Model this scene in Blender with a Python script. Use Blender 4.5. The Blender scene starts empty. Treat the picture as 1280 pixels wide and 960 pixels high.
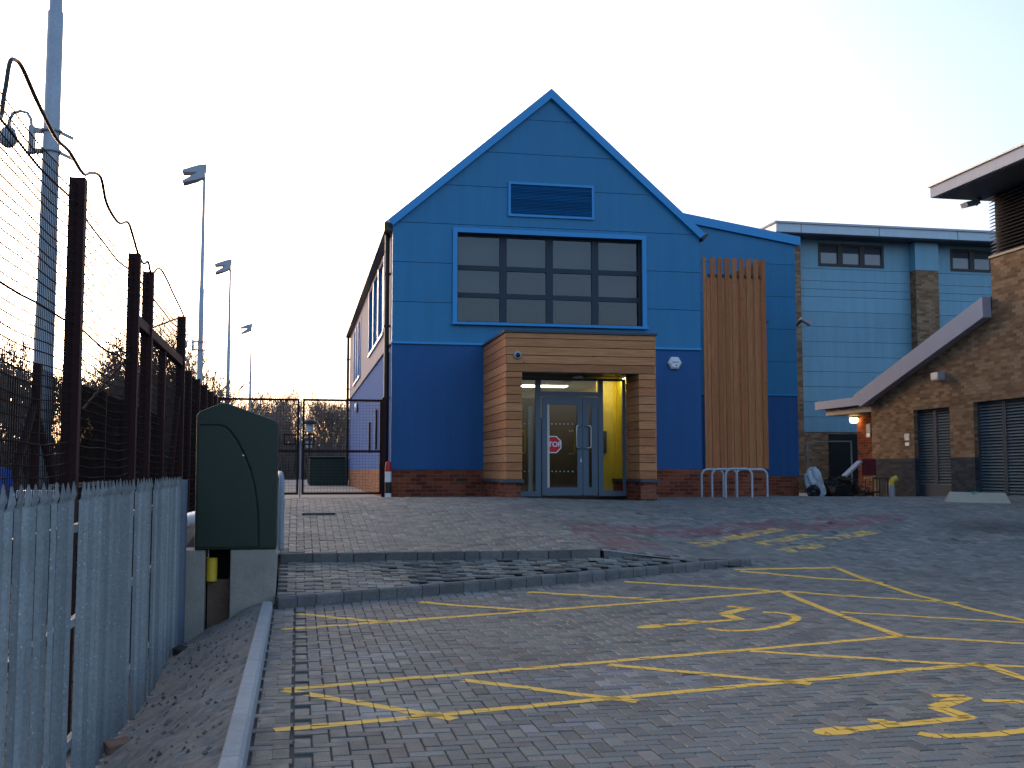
import bpy, math, random
import numpy as np
from mathutils import Vector
random.seed(11)
R = math.radians
scene = bpy.context.scene
COL = scene.collection

# ------------------------------------------------------------------ camera
F = 1350.0; H = 1.5
PITCH = math.atan(108 / F); YAW = math.atan(268 / F * math.cos(PITCH))
CP, SP, CY, SY = math.cos(PITCH), math.sin(PITCH), math.cos(YAW), math.sin(YAW)

def ray(u, v):
    a = (u - 640) / F; b = (480 - v) / F
    return (SY * CP + a * CY - b * SY * SP, CY * CP - a * SY - b * CY * SP, SP + b * CP)

def smooth(a, b, x):
    t = min(1.0, max(0.0, (x - a) / (b - a)))
    return t * t * (3 - 2 * t)

def interp(pts, x):
    if x <= pts[0][0]: return pts[0][1]
    for (x0, y0), (x1, y1) in zip(pts, pts[1:]):
        if x <= x1: return y0 + (y1 - y0) * (x - x0) / (x1 - x0)
    return pts[-1][1]

LOW = [(0, 0), (9, 0), (10.6, .01), (11.8, .04), (13, .12), (14, .22), (16, .46), (18, .76), (19.5, .93), (20.5, .96), (22, .94), (26, .92), (34, .95), (90, .95)]
BUMP = [(13.8, .27), (16, .23), (18, .15), (19.5, .08), (21, .015), (22, 0)]
YB = 13.8                                   # line of the back kerb

def ground(x, y, high=None):
    z = interp(LOW, y) - smooth(9, 15, x) * smooth(20, 26, y) * .12
    if high is None: high = y > YB
    if high: z += interp(BUMP, max(y, YB)) * (1 - min(1, max(0, (x - 3.9) / 2.1)))
    return z

def G(u, v):                                # ground point seen at a photo position
    d = ray(u, v); t = 3.0; pt = t
    while t < 120:
        if H + d[2] * t < ground(d[0] * t, d[1] * t): break
        pt = t; t += .05
    for _ in range(20):
        m = (pt + t) / 2
        if H + d[2] * m < ground(d[0] * m, d[1] * m): t = m
        else: pt = m
    return (d[0] * t, d[1] * t)

# ramp of paving between the two kerbs
def yf(x): return 11.95 + .335 * (x + .2)                     # front kerb line
def yb(x): return YB if x < 3.9 else YB + .24 * (x - 3.9) / 2.1
def zramp(x, y):
    s = max(0, min(1, (x + .2) / 6.2))
    zf = .15 + .14 * s; zb = .385 - .08 * max(0, (x - 3.9) / 2.1)
    w = max(1e-3, yb(x) - yf(x))
    return zf + (zb - zf) * max(0, min(1, (y - yf(x)) / w))

# ------------------------------------------------------------------ mesh builder
def rootloc(p):
    while p is not None and p.parent is not None: p = p.parent
    return Vector(p.location) if p is not None else Vector((0, 0, 0))

class MB:
    def __init__(s): s.v = []; s.f = []; s.r = []; s.sm = []
    def add(s, vs, fs, r=None, sm=False):
        o = len(s.v); s.v += [tuple(p) for p in vs]
        r = random.random() if r is None else r
        for f in fs: s.f.append([i + o for i in f]); s.r.append(r); s.sm.append(sm)
        return s
    def box(s, x0, x1, y0, y1, z0, z1, r=None):
        vs = [(x, y, z) for z in (z0, z1) for y in (y0, y1) for x in (x0, x1)]
        return s.add(vs, [(0, 2, 3, 1), (4, 5, 7, 6), (0, 1, 5, 4), (2, 6, 7, 3), (0, 4, 6, 2), (1, 3, 7, 5)], r)
    def cbox(s, x0, x1, y0, y1, z0, z1, c=.01, r=None):        # box with chamfered vertical and top edges
        P = lambda i, z: [(x0 + i, y0 + c, z), (x0 + c, y0 + i, z), (x1 - c, y0 + i, z), (x1 - i, y0 + c, z), (x1 - i, y1 - c, z), (x1 - c, y1 - i, z), (x0 + c, y1 - i, z), (x0 + i, y1 - c, z)]
        vs = P(0, z0) + P(0, z1 - c) + P(c * .9, z1)
        fs = [tuple(range(7, -1, -1)), tuple(range(16, 24))]
        for k in (0, 8):
            for i in range(8):
                j = (i + 1) % 8; fs.append((k + i, k + j, k + 8 + j, k + 8 + i))
        return s.add(vs, fs, r)
    def obox(s, c, ex, ey, ez, r=None):                        # oriented box: centre and three half-axis vectors
        c, ex, ey, ez = Vector(c), Vector(ex), Vector(ey), Vector(ez)
        vs = [c + ex * a + ey * b + ez * d for d in (-1, 1) for b in (-1, 1) for a in (-1, 1)]
        return s.add(vs, [(0, 2, 3, 1), (4, 5, 7, 6), (0, 1, 5, 4), (2, 6, 7, 3), (0, 4, 6, 2), (1, 3, 7, 5)], r)
    def bar(s, p, q, w, h=None, r=None):                       # rectangular bar between two points
        p, q = Vector(p), Vector(q); d = q - p; h = w if h is None else h
        up = Vector((0, 0, 1)) if abs(d.normalized().z) < .95 else Vector((0, 1, 0))
        a = d.cross(up).normalized(); b = a.cross(d).normalized()
        return s.obox((p + q) / 2, a * (w / 2), d / 2, b * (h / 2), r)
    def poly(s, pts, axis, a0, a1, r=None):                    # extrude a 2-D outline along an axis
        n = len(pts)
        def P(p, a): return (a, p[0], p[1]) if axis == 'x' else ((p[0], a, p[1]) if axis == 'y' else (p[0], p[1], a))
        vs = [P(p, a0) for p in pts] + [P(p, a1) for p in pts]
        fs = [tuple(range(n)), tuple(range(2 * n - 1, n - 1, -1))] + [(i + n, (i + 1) % n + n, (i + 1) % n, i) for i in range(n)]
        return s.add(vs, fs, r)
    def tube(s, pts, rad, n=8, cap=True, r=None, sm=True):
        pts = [Vector(p) for p in pts]; m = len(pts)
        rad = [rad] * m if not isinstance(rad, (list, tuple)) else rad
        vs = []; fs = []; prev = None
        for i, p in enumerate(pts):
            d = (pts[min(i + 1, m - 1)] - pts[max(i - 1, 0)]).normalized()
            if prev is None:
                a = d.orthogonal().normalized()
            else:
                a = (prev - d * prev.dot(d)).normalized()
            prev = a; b = d.cross(a)
            for k in range(n):
                t = 2 * math.pi * k / n
                vs.append(p + (a * math.cos(t) + b * math.sin(t)) * rad[i])
        for i in range(m - 1):
            for k in range(n):
                j = (k + 1) % n; fs.append((i * n + k, i * n + j, (i + 1) * n + j, (i + 1) * n + k))
        s.add(vs, fs, r, sm)
        if cap:
            s.add(vs[:n], [tuple(range(n - 1, -1, -1))], r); s.add(vs[-n:], [tuple(range(n))], r)
        return s
    def lathe(s, prof, c=(0, 0, 0), n=16, axis='z', r=None, sm=True):
        vs = []; fs = []; m = len(prof)
        for (rr, h) in prof:
            for k in range(n):
                t = 2 * math.pi * k / n; x, y = rr * math.cos(t), rr * math.sin(t)
                vs.append((c[0] + x, c[1] + y, c[2] + h) if axis == 'z' else ((c[0] + x, c[1] + h, c[2] + y) if axis == 'y' else (c[0] + h, c[1] + x, c[2] + y)))
        for i in range(m - 1):
            for k in range(n):
                j = (k + 1) % n; fs.append((i * n + k, i * n + j, (i + 1) * n + j, (i + 1) * n + k))
        return s.add(vs, fs, r, sm)
    def build(s, name, mat, parent=None, bevel=0):
        off = rootloc(parent)
        V = np.array(s.v, dtype=float) - np.array(off)
        me = bpy.data.meshes.new(name)
        me.from_pydata(V.tolist(), [], s.f)
        me.update()
        at = me.attributes.new('rnd', 'FLOAT', 'FACE'); at.data.foreach_set('value', s.r)
        me.polygons.foreach_set('use_smooth', s.sm)
        # box-projected UVs in metres
        uv = me.uv_layers.new(name='UVMap')
        nl = len(me.loops); nf = len(me.polygons)
        li = np.zeros(nl, dtype=np.int32); me.loops.foreach_get('vertex_index', li)
        nm = np.zeros(nf * 3); me.polygons.foreach_get('normal', nm); nm = np.abs(nm.reshape(-1, 3))
        tot = np.zeros(nf, dtype=np.int32); me.polygons.foreach_get('loop_total', tot)
        ax = np.repeat(nm.argmax(1), tot); W = np.array(s.v, dtype=float)[li]
        U = np.where((ax == 0)[:, None], W[:, [1, 2]], np.where((ax == 1)[:, None], W[:, [0, 2]], W[:, [0, 1]]))
        uv.data.foreach_set('uv', U.ravel())
        o = bpy.data.objects.new(name, me); COL.objects.link(o)
        me.materials.append(mat)
        if parent is not None: o.parent = parent
        if bevel:
            b = o.modifiers.new('bevel', 'BEVEL'); b.width = bevel; b.segments = 2; b.limit_method = 'ANGLE'; b.angle_limit = R(40)
        return o

def tag(o, label=None, cat=None, group=None, kind=None):
    if label: o['label'] = label
    if cat: o['category'] = cat
    if group: o['group'] = group
    if kind: o['kind'] = kind
    return o

def thing(name, loc, label, cat, group=None):
    o = bpy.data.objects.new(name, None); COL.objects.link(o); o.location = loc
    o.empty_display_size = .2
    return tag(o, label, cat, group)

def kids(o): return [c for c in bpy.data.objects if c.parent == o]
def copy_tree(o, parent=None):
    c = o.copy(); COL.objects.link(c)
    if parent is not None: c.parent = parent
    for k in kids(o): copy_tree(k, c)
    return c

# ------------------------------------------------------------------ materials
class NT:
    def __init__(s, name):
        s.m = bpy.data.materials.new(name); s.m.use_nodes = True
        s.t = s.m.node_tree; s.n = s.t.nodes; s.l = s.t.links
        s.b = s.n['Principled BSDF']; s.out = s.n['Material Output']
    def node(s, t, **k):
        n = s.n.new(t)
        for a, b in k.items():
            if a in n.inputs.keys() if hasattr(n.inputs, 'keys') else False: n.inputs[a].default_value = b
            else: setattr(n, a, b)
        return n
    def link(s, a, b): s.l.new(a, b)
    def coords(s, kind='Object', scale=(1, 1, 1), rot=(0, 0, 0)):
        tc = s.n.new('ShaderNodeTexCoord'); mp = s.n.new('ShaderNodeMapping')
        mp.inputs['Scale'].default_value = scale; mp.inputs['Rotation'].default_value = rot
        s.link(tc.outputs[kind], mp.inputs['Vector']); return mp.outputs['Vector']
    def noise(s, vec, scale, detail=4, rough=.55, dist=0):
        n = s.n.new('ShaderNodeTexNoise'); n.inputs['Scale'].default_value = scale; n.inputs['Detail'].default_value = detail
        n.inputs['Roughness'].default_value = rough; n.inputs['Distortion'].default_value = dist
        s.link(vec, n.inputs['Vector']); return n.outputs['Fac']
    def ramp(s, fac, stops):
        n = s.n.new('ShaderNodeValToRGB'); e = n.color_ramp.elements
        while len(e) < len(stops): e.new(.5)
        for el, (p, c) in zip(e, stops):
            el.position = p; el.color = (c, c, c, 1) if not isinstance(c, (tuple, list)) else (*c, 1)
        s.link(fac, n.inputs['Fac']); return n.outputs['Color']
    def mix(s, fac, a, b, blend='MIX'):
        n = s.n.new('ShaderNodeMix'); n.data_type = 'RGBA'; n.blend_type = blend
        for sock, val in ((n.inputs['Factor'], fac), (n.inputs['A'], a), (n.inputs['B'], b)):
            if hasattr(val, 'is_output'): s.link(val, sock)
            elif isinstance(val, (tuple, list)): sock.default_value = (*val, 1)
            else: sock.default_value = val
        # colour sockets are the third pair of A/B on this node
        return n
    def mixc(s, fac, a, b, blend='MIX'):
        n = s.n.new('ShaderNodeMix'); n.data_type = 'RGBA'; n.blend_type = blend
        ia, ib, io = n.inputs[6], n.inputs[7], n.outputs[2]
        for sock, val in ((n.inputs[0], fac), (ia, a), (ib, b)):
            if hasattr(val, 'is_output'): s.link(val, sock)
            elif isinstance(val, (tuple, list)): sock.default_value = (*val, 1)
            else: sock.default_value = val
        return io
    def attr(s, name='rnd'):
        n = s.n.new('ShaderNodeAttribute'); n.attribute_name = name; return n
    def bump(s, h, strength=.3, dist=.01):
        n = s.n.new('ShaderNodeBump'); n.inputs['Strength'].default_value = strength; n.inputs['Distance'].default_value = dist
        s.link(h, n.inputs['Height']); s.link(n.outputs['Normal'], s.b.inputs['Normal'])
    def set(s, **k):
        for a, b in k.items():
            a = a.replace('_', ' ')
            if hasattr(b, 'is_output'): s.link(b, s.b.inputs[a])
            else: s.b.inputs[a].default_value = (*b, 1) if isinstance(b, (tuple, list)) and len(b) == 3 else b
        return s

def scl(c, k): return tuple(x * k for x in c)

def plain(name, col, rough=.6, metal=0, var=.18, scale=3, rnd=0, bump=0, bscale=60, spec=.5, streak=0):
    m = NT(name); v = m.coords('Object')
    f = m.mixc(.5, m.noise(v, scale, 5), m.noise(v, scale * 9, 3))
    c = m.mixc(m.ramp(f, [(.3, 0), (.7, 1)]), scl(col, 1 - var), scl(col, 1 + var))
    if rnd:
        a = m.attr()
        c = m.mixc(1.0, c, m.ramp(a.outputs['Fac'], [(0, 1 - rnd), (1, 1 + rnd)]), 'MULTIPLY')
    if streak:
        c = m.mixc(1.0, c, m.ramp(m.noise(m.coords('Object', (5, 5, .35)), 1.0, 6, .65), [(.28, 1 - streak), (.72, 1 + streak)]), 'MULTIPLY')
    m.set(Base_Color=c, Metallic=metal, Roughness=rough)
    m.b.inputs['Specular IOR Level'].default_value = spec
    if bump: m.bump(m.noise(v, bscale, 3), bump, .01)
    return m.m

def brickmat(name, c1, c2, c3, mortar, w=.225, h=.075, gap=.011):
    m = NT(name); uv = m.coords('UV')
    b = m.n.new('ShaderNodeTexBrick'); m.link(uv, b.inputs['Vector'])
    b.inputs['Scale'].default_value = 1; b.inputs['Brick Width'].default_value = w; b.inputs['Row Height'].default_value = h
    b.inputs['Mortar Size'].default_value = gap / 2; b.inputs['Mortar Smooth'].default_value = .3; b.inputs['Bias'].default_value = 0
    b.inputs['Color1'].default_value = (0, 0, 0, 1); b.inputs['Color2'].default_value = (1, 1, 1, 1); b.inputs['Mortar'].default_value = (.5, .5, .5, 1)
    t = m.n.new('ShaderNodeValToRGB'); e = t.color_ramp.elements
    e[0].position = 0; e[0].color = (*c1, 1); e[1].position = 1; e[1].color = (*c3, 1); x = e.new(.55); x.color = (*c2, 1)
    m.link(b.outputs['Color'], t.inputs['Fac'])
    n1 = m.noise(uv, 45, 4); n2 = m.noise(uv, 1.1, 4)
    c = m.mixc(1.0, t.outputs['Color'], m.ramp(n1, [(.3, .72), (.7, 1.25)]), 'MULTIPLY')
    c = m.mixc(b.outputs['Fac'], c, mortar)
    c = m.mixc(1.0, c, m.ramp(n2, [(.3, .8), (.7, 1.15)]), 'MULTIPLY')
    m.set(Base_Color=c, Roughness=.95); m.b.inputs['Specular IOR Level'].default_value = .1
    inv = m.n.new('ShaderNodeMath'); inv.operation = 'SUBTRACT'; inv.inputs[0].default_value = 1; m.link(b.outputs['Fac'], inv.inputs[1])
    ad = m.n.new('ShaderNodeMath'); ad.operation = 'MULTIPLY_ADD'; m.link(n1, ad.inputs[0]); ad.inputs[1].default_value = .35; m.link(inv.outputs[0], ad.inputs[2])
    m.bump(ad.outputs[0], .5, .008)
    return m.m

def timber(name, col, grain):                       # grain: UV axis the grain runs along (0 or 1)
    m = NT(name); sc = (1.2, 22, 1) if grain == 0 else (22, 1.2, 1)
    uv = m.coords('UV', sc); uvp = m.coords('UV')
    a = m.attr()
    ofs = m.n.new('ShaderNodeVectorMath'); ofs.operation = 'ADD'; m.link(uv, ofs.inputs[0])
    cm = m.n.new('ShaderNodeCombineXYZ'); mu = m.n.new('ShaderNodeMath'); mu.operation = 'MULTIPLY'; mu.inputs[1].default_value = 37
    m.link(a.outputs['Fac'], mu.inputs[0]); m.link(mu.outputs[0], cm.inputs['X']); m.link(mu.outputs[0], cm.inputs['Z']); m.link(cm.outputs[0], ofs.inputs[1])
    g = m.noise(ofs.outputs[0], 2.2, 5, .6, .6)
    c = m.mixc(m.ramp(g, [(.3, 0), (.72, 1)]), scl(col, .68), scl(col, 1.22))
    tint = m.n.new('ShaderNodeValToRGB'); e = tint.color_ramp.elements
    e[0].color = (.74, .66, .6, 1); e[1].color = (1.12, 1.12, 1.1, 1); x = e.new(.4); x.color = (1.0, .86, .76, 1); x = e.new(.7); x.color = (.98, 1.0, .98, 1)
    m.link(a.outputs['Fac'], tint.inputs['Fac'])
    c = m.mixc(1.0, c, tint.outputs['Color'], 'MULTIPLY')
    vo = m.n.new('ShaderNodeTexVoronoi'); vo.inputs['Scale'].default_value = 3.4; vo.inputs['Randomness'].default_value = 1; m.link(uvp, vo.inputs['Vector'])
    k = m.ramp(vo.outputs['Distance'], [(.035, 1), (.075, 0)])
    c = m.mixc(k, c, scl(col, .28))
    m.set(Base_Color=c, Roughness=.75); m.bump(g, .15, .004)
    return m.m

def emit(name, col, s):
    m = NT(name); m.set(Base_Color=(.8, .8, .8), Emission_Color=col, Emission_Strength=s); return m.m

def glass(name, tint=(.75, .82, .82), refl=1.0, base=.05):
    m = NT(name); m.n.remove(m.b)
    tr = m.n.new('ShaderNodeBsdfTransparent'); tr.inputs[0].default_value = (*tint, 1)
    gl = m.n.new('ShaderNodeBsdfGlossy'); gl.inputs['Roughness'].default_value = .02; gl.inputs[0].default_value = (.9, .95, .95, 1)
    fr = m.n.new('ShaderNodeFresnel'); fr.inputs['IOR'].default_value = 1.6
    mu = m.n.new('ShaderNodeMath'); mu.operation = 'MULTIPLY_ADD'; mu.inputs[1].default_value = refl; mu.inputs[2].default_value = base; m.link(fr.outputs[0], mu.inputs[0])
    mx = m.n.new('ShaderNodeMixShader'); m.link(mu.outputs[0], mx.inputs[0]); m.link(tr.outputs[0], mx.inputs[1]); m.link(gl.outputs[0], mx.inputs[2])
    m.link(mx.outputs[0], m.out.inputs[0]); return m.m

def paver_mat(name):
    m = NT(name); v = m.coords('Object'); a = m.attr('pcol')
    c = m.mixc(1.0, a.outputs['Color'], m.ramp(m.noise(v, 70, 4), [(.3, .72), (.7, 1.28)]), 'MULTIPLY')
    c = m.mixc(m.ramp(m.noise(v, .55, 5, .6), [(.42, 0), (.72, .5)]), c, (.155, .155, .152))      # dusty patches
    c = m.mixc(m.ramp(m.noise(v, .9, 4, .6, .5), [(.3, .35), (.5, 0)]), c, (.05, .052, .056))
    c = m.mixc(m.ramp(m.noise(v, 260, 2), [(.62, 0), (.75, .5)]), c, (.22, .21, .2))
    m.set(Base_Color=c, Roughness=m.ramp(m.noise(v, 8, 3), [(.3, .55), (.7, .8)])); m.bump(m.noise(v, 120, 3), .25, .004); m.b.inputs['Specular IOR Level'].default_value = .15
    return m.m

def galv(name, col=(.16, .205, .245), specks=0.0, per=False):
    m = NT(name); tc = m.n.new('ShaderNodeNewGeometry'); v = tc.outputs['Position']
    vo = m.n.new('ShaderNodeTexVoronoi'); vo.inputs['Scale'].default_value = 70; m.link(v, vo.inputs['Vector'])
    sp = m.ramp(vo.outputs['Color'], [(.2, .88), (.9, 1.1)])
    c = m.mixc(1.0, m.mixc(m.noise(v, 2.5, 5), scl(col, .75), scl(col, 1.2)), sp, 'MULTIPLY')
    if specks:
        v2 = m.n.new('ShaderNodeTexVoronoi'); v2.inputs['Scale'].default_value = 24; m.link(v, v2.inputs['Vector'])
        c = m.mixc(m.ramp(v2.outputs['Distance'], [(.10, specks), (.16, 0)]), c, (.62, .68, .72))
    if per:
        oi = m.n.new('ShaderNodeObjectInfo'); c = m.mixc(1.0, c, m.ramp(oi.outputs['Random'], [(0, .74), (1, 1.22)]), 'MULTIPLY')
    m.set(Base_Color=c, Metallic=.25, Roughness=.55); return m.m

M = dict(
    blue=plain('blue_cladding', (.008, .185, .37), .5, var=.05, scale=.8, bump=.12, bscale=220, rnd=.05, streak=.1),
    trim=plain('bright_blue_trim', (.012, .28, .62), .4, var=.04),
    navy=plain('deep_blue_render', (.011, .092, .265), .7, var=.07, scale=1, bump=.2, bscale=200, streak=.1),
    redbrick=brickmat('red_brick', (.13, .033, .018), (.24, .062, .03), (.30, .09, .045), (.20, .15, .12)),
    buffbrick=brickmat('buff_brick', (.175, .10, .055), (.27, .16, .088), (.36, .235, .14), (.21, .17, .12)),
    darkbrick=brickmat('dark_engineering_brick', (.035, .042, .05), (.05, .058, .066), (.07, .078, .086), (.05, .052, .055)),
    sidelitbrick=brickmat('sidelit_brick', (.15, .045, .025), (.22, .075, .04), (.27, .10, .055), (.2, .16, .13)),  # warmer, paler red brick: side glow put into the colour
    board=timber('cedar_boards', (.52, .225, .088), 0),
    slat=timber('cedar_slats', (.46, .175, .062), 1),
    slate=plain('dark_slate', (.05, .058, .07), .6, var=.2),
    frame=plain('grey_frame_paint', (.05, .066, .082), .7, var=.06, spec=.15),
    doorblue=plain('door_frame_paint', (.075, .115, .16), .4, var=.06),
    dark=plain('black_paint', (.012, .012, .013), .5, var=.2),
    recess=plain('dark_recess', (.01, .01, .011), .9),
    maroon=plain('dark_maroon_steel', (.032, .010, .010), .7, var=.25, spec=.2),
    wire=plain('dark_wire', (.016, .010, .009), .9, var=.2, spec=.1),
    netting=None,
    galv=galv('galvanised_steel', (.24, .29, .33)), palisade=galv('palisade_steel', (.27, .30, .305), .5, True), galvpole=galv('galvanised_pole', (.42, .46, .5)),
    green=plain('dark_green_grp', (.007, .024, .012), .45, var=.12, scale=2, bump=.06, bscale=140),
    groove=plain('groove_shadow_gap', (.003, .006, .005), .9),
    conc=plain('concrete', (.33, .30, .25), .85, var=.22, scale=4, bump=.3, bscale=50),
    kerb=plain('kerb_concrete', (.32, .33, .33), .85, var=.16, scale=6, bump=.3, bscale=70, rnd=.08),
    darkkerb=plain('weathered_kerb', (.135, .13, .122), .9, var=.35, scale=5, bump=.35, bscale=60, rnd=.2),
    soil=plain('grey_dusty_soil', (.20, .188, .168), .95, var=.35, scale=2.5, bump=.7, bscale=35),
    bed=plain('joint_sand', (.055, .052, .048), .95, var=.3, scale=3),
    tarmac=plain('court_tarmac', (.05, .05, .048), .95, var=.3, scale=1),
    path=plain('paved_path', (.17, .165, .16), .9, var=.2, scale=.7),
    paver=paver_mat('concrete_pavers'),
    silver=plain('pale_lilac_cladding', (.40, .365, .40), .9, var=.05, spec=.03),
    brown=plain('brown_gutter', (.05, .04, .03), .5, var=.15),
    hall=plain('pale_blue_cladding', (.16, .35, .45), .5, var=.06, scale=.7, rnd=.06, streak=.1),
    fascia=plain('pale_grey_fascia', (.50, .51, .55), .9, var=.08, scale=1, spec=.03),
    halltrim=plain('pale_blue_fascia', (.50, .62, .68), .5, var=.08, scale=1),
    lilac=plain('lilac_grey_barge', (.42, .425, .49), .9, var=.07, spec=.03),
    pane=None, louvre=plain('louvre_grey', (.12, .15, .165), .8, 0, var=.15, rnd=.12, spec=.1),
    louvredark=plain('louvre_dark', (.045, .045, .05), .5, .2, var=.15),
    roof=plain('roof_sheet', (.12, .13, .15), .5, .3, var=.1),
    white=plain('white_plastic', (.78, .8, .82), .4, var=.04),
    greyp=plain('grey_plastic', (.35, .38, .42), .4, var=.06),
    steel=plain('brushed_steel', (.6, .6, .6), .3, .9, var=.08),
    yellowwall=plain('yellow_wall', (.82, .62, .02), .6, var=.03),
    cream=plain('cream_wall', (.62, .58, .46), .7, var=.04),
    tan=plain('inner_timber', (.085, .055, .022), .6, var=.2),
    lobbyfloor=plain('lobby_mat', (.07, .065, .06), .9),
    red=plain('red_sign', (.68, .008, .006), .6, var=.05), redp=plain('red_paint', (.45, .02, .02), .5),
    blackp=plain('black_band', (.015, .015, .016), .5),
    yellowp=plain('yellow_plastic', (.75, .50, .03), .5, var=.1),
    brownboard=plain('brown_board', (.16, .10, .065), .8, var=.3, scale=5),
    bark=plain('bark', (.055, .040, .030), .9, var=.3), twig=plain('twigs', (.2, .15, .12), .9, var=.3, rnd=.35),
    scrub=plain('scrub', (.12, .09, .07), .95, var=.4, rnd=.4),
    sack=plain('white_plastic_sack', (.50, .58, .62), .5, var=.15, scale=5), blacksack=plain('black_plastic_sack', (.015, .018, .022), .35, var=.3),
    wreck=plain('rubbish_wood', (.09, .05, .03), .9, var=.5, scale=6, rnd=.5),
    tarp=plain('blue_tarp', (.015, .06, .28), .5, var=.15), redseat=plain('dark_red_seat', (.14, .015, .018), .7),
    paleboard=plain('pale_board', (.36, .325, .25), .7, var=.12, scale=3),
    iron=plain('cast_iron', (.03, .032, .034), .6, .4, var=.3, scale=20),
    pebble=plain('stones', (.16, .145, .125), .95, var=.4, rnd=.4),
    crate=plain('brick_rubble', (.25, .14, .09), .9, var=.3),
    glass=glass('clear_glass', (.86, .88, .88), .6, .015), bulb=emit('lit_lamp', (1, .58, .18), 3.2), ceil=emit('lit_ceiling_panel', (1, .93, .75), 3.0),
    ceilfill=emit('added_fill_panel', (1, .93, .75), 8.0), lens=plain('dark_lens', (.01, .012, .02), .08), lampglass=plain('lamp_glass', (.5, .52, .54), .25),  # stronger emission for the added fill by the yellow lobby wall
    paint=None)

def pane_mat(name, col, rough=.12):
    m = NT(name); v = m.coords('Object')
    c = m.mixc(m.noise(v, 1.6, 3), scl(col, .8), scl(col, 1.2)); m.set(Base_Color=c, Roughness=rough); m.b.inputs['Specular IOR Level'].default_value = .7
    return m.m
M['pane'] = pane_mat('window_pane', (.115, .135, .16), .14)
M['boardpane'] = pane_mat('obscured_board', (.06, .075, .095), .25)
M['winglass'] = glass('upper_window_glass', (.62, .65, .68), .75, 0)
M['hallpane'] = pane_mat('hall_pane', (.17, .20, .215), .2)
def paint_mat():
    m = NT('yellow_marking_paint'); v = m.coords('Object'); a = m.attr('pcol')
    n = m.mixc(.5, m.noise(v, 34, 5, .7), m.noise(v, 4, 3))
    w = m.attr('wear')
    ad = m.n.new('ShaderNodeMath'); ad.operation = 'ADD'; m.link(n, ad.inputs[0]); m.link(w.outputs['Fac'], ad.inputs[1])
    k = m.ramp(ad.outputs[0], [(.66, 0), (.80, .75)])
    y = m.mixc(m.noise(v, 9, 4), (.66, .37, .03), (.80, .48, .05))
    m.set(Base_Color=m.mixc(k, y, a.outputs['Color']), Roughness=.7); return m.m
M['paint'] = paint_mat()
def net_mat():
    m = NT('dark_windbreak_net'); m.n.remove(m.b)
    tr = m.n.new('ShaderNodeBsdfTransparent'); df = m.n.new('ShaderNodeBsdfDiffuse'); df.inputs[0].default_value = (.014, .011, .011, 1)
    mx = m.n.new('ShaderNodeMixShader'); mx.inputs[0].default_value = .72; m.link(tr.outputs[0], mx.inputs[1]); m.link(df.outputs[0], mx.inputs[2]); m.link(mx.outputs[0], m.out.inputs[0]); return m.m
M['netting'] = net_mat()
def struct(name, mb, mat): return tag(mb.build(name, mat), kind='structure')

# ------------------------------------------------------------------ ground sheets
def sheet(xs, ys, fn):
    mb = MB(); vs = [(x, y, fn(x, y)) for y in ys for x in xs]; n = len(xs)
    fs = [(j * n + i, j * n + i + 1, (j + 1) * n + i + 1, (j + 1) * n + i) for j in range(len(ys) - 1) for i in range(n - 1)]
    return mb.add(vs, fs, .5)
def lin(a, b, st): n = max(1, round((b - a) / st)); return [a + (b - a) * i / n for i in range(n + 1)]

struct('ground', sheet(lin(-400, 400, 50), lin(-100, 900, 50), lambda x, y: -.45), M['tarmac'])
struct('forecourt_base', sheet(lin(-.24, 26, .25), lin(-6, YB, .25), lambda x, y: ground(x, y, False) - .014), M['bed'])
struct('forecourt_base', sheet(lin(-1.3, 26, .25), lin(YB, 26, .25), lambda x, y: ground(x, y, True) - .014), M['bed'])
struct('path', sheet(lin(-6, 30, .5), lin(26, 90, 2), lambda x, y: ground(x, y) - .014), M['path'])
struct('path', sheet(lin(-1.3, 1.8, .25), lin(22.05, 26, .25), lambda x, y: ground(x, y) + .002), M['path'])

# pavers: herringbone of 200 x 100 blocks, every block cut as its own raised top
PV = []                                        # (corner list, centre, colour)
U = .1
def pcolour(x, y, pink=False):
    g = random.gauss(1, .15) * (1 + .22 * smooth(12, 20, y))  # farther blocks paler: grazing sky sheen put into their colour
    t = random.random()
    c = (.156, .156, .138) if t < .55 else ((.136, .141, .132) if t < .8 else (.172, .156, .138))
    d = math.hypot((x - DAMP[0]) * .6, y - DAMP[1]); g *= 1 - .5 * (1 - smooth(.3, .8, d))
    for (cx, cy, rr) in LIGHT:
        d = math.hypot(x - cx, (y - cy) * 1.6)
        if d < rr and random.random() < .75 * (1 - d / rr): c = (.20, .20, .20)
    if y < yf(x) and x < 6.2 and random.random() < .8 * (1 - smooth(.1, .9, yf(x) - y + random.gauss(0, .12))): c = (.205, .19, .165)
    if x < .1 and y < 12 and random.random() < .35: c = (.19, .17, .14)
    if inred(x, y) and random.random() < .7: c = (.175, .095, .095)
    return tuple(max(.03, q * g) for q in c)
DAMP = G(1245, 658)
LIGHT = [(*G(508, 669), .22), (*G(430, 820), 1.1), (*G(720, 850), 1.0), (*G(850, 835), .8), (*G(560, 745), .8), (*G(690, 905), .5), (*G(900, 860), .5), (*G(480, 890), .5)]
redpoly = [[G(690, 651), G(1120, 641), G(1150, 652), G(1000, 664), G(720, 661)], [G(705, 660), G(775, 660), G(835, 687), G(765, 687)]]
def inpoly(p, poly):
    c = False; n = len(poly)
    for i in range(n):
        (x1, y1), (x2, y2) = poly[i], poly[i - 1]
        if (y1 > p[1]) != (y2 > p[1]) and p[0] < (x2 - x1) * (p[1] - y1) / (y2 - y1) + x1: c = not c
    return c
def inred(x, y): return any(inpoly((x, y), q) for q in redpoly)

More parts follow.
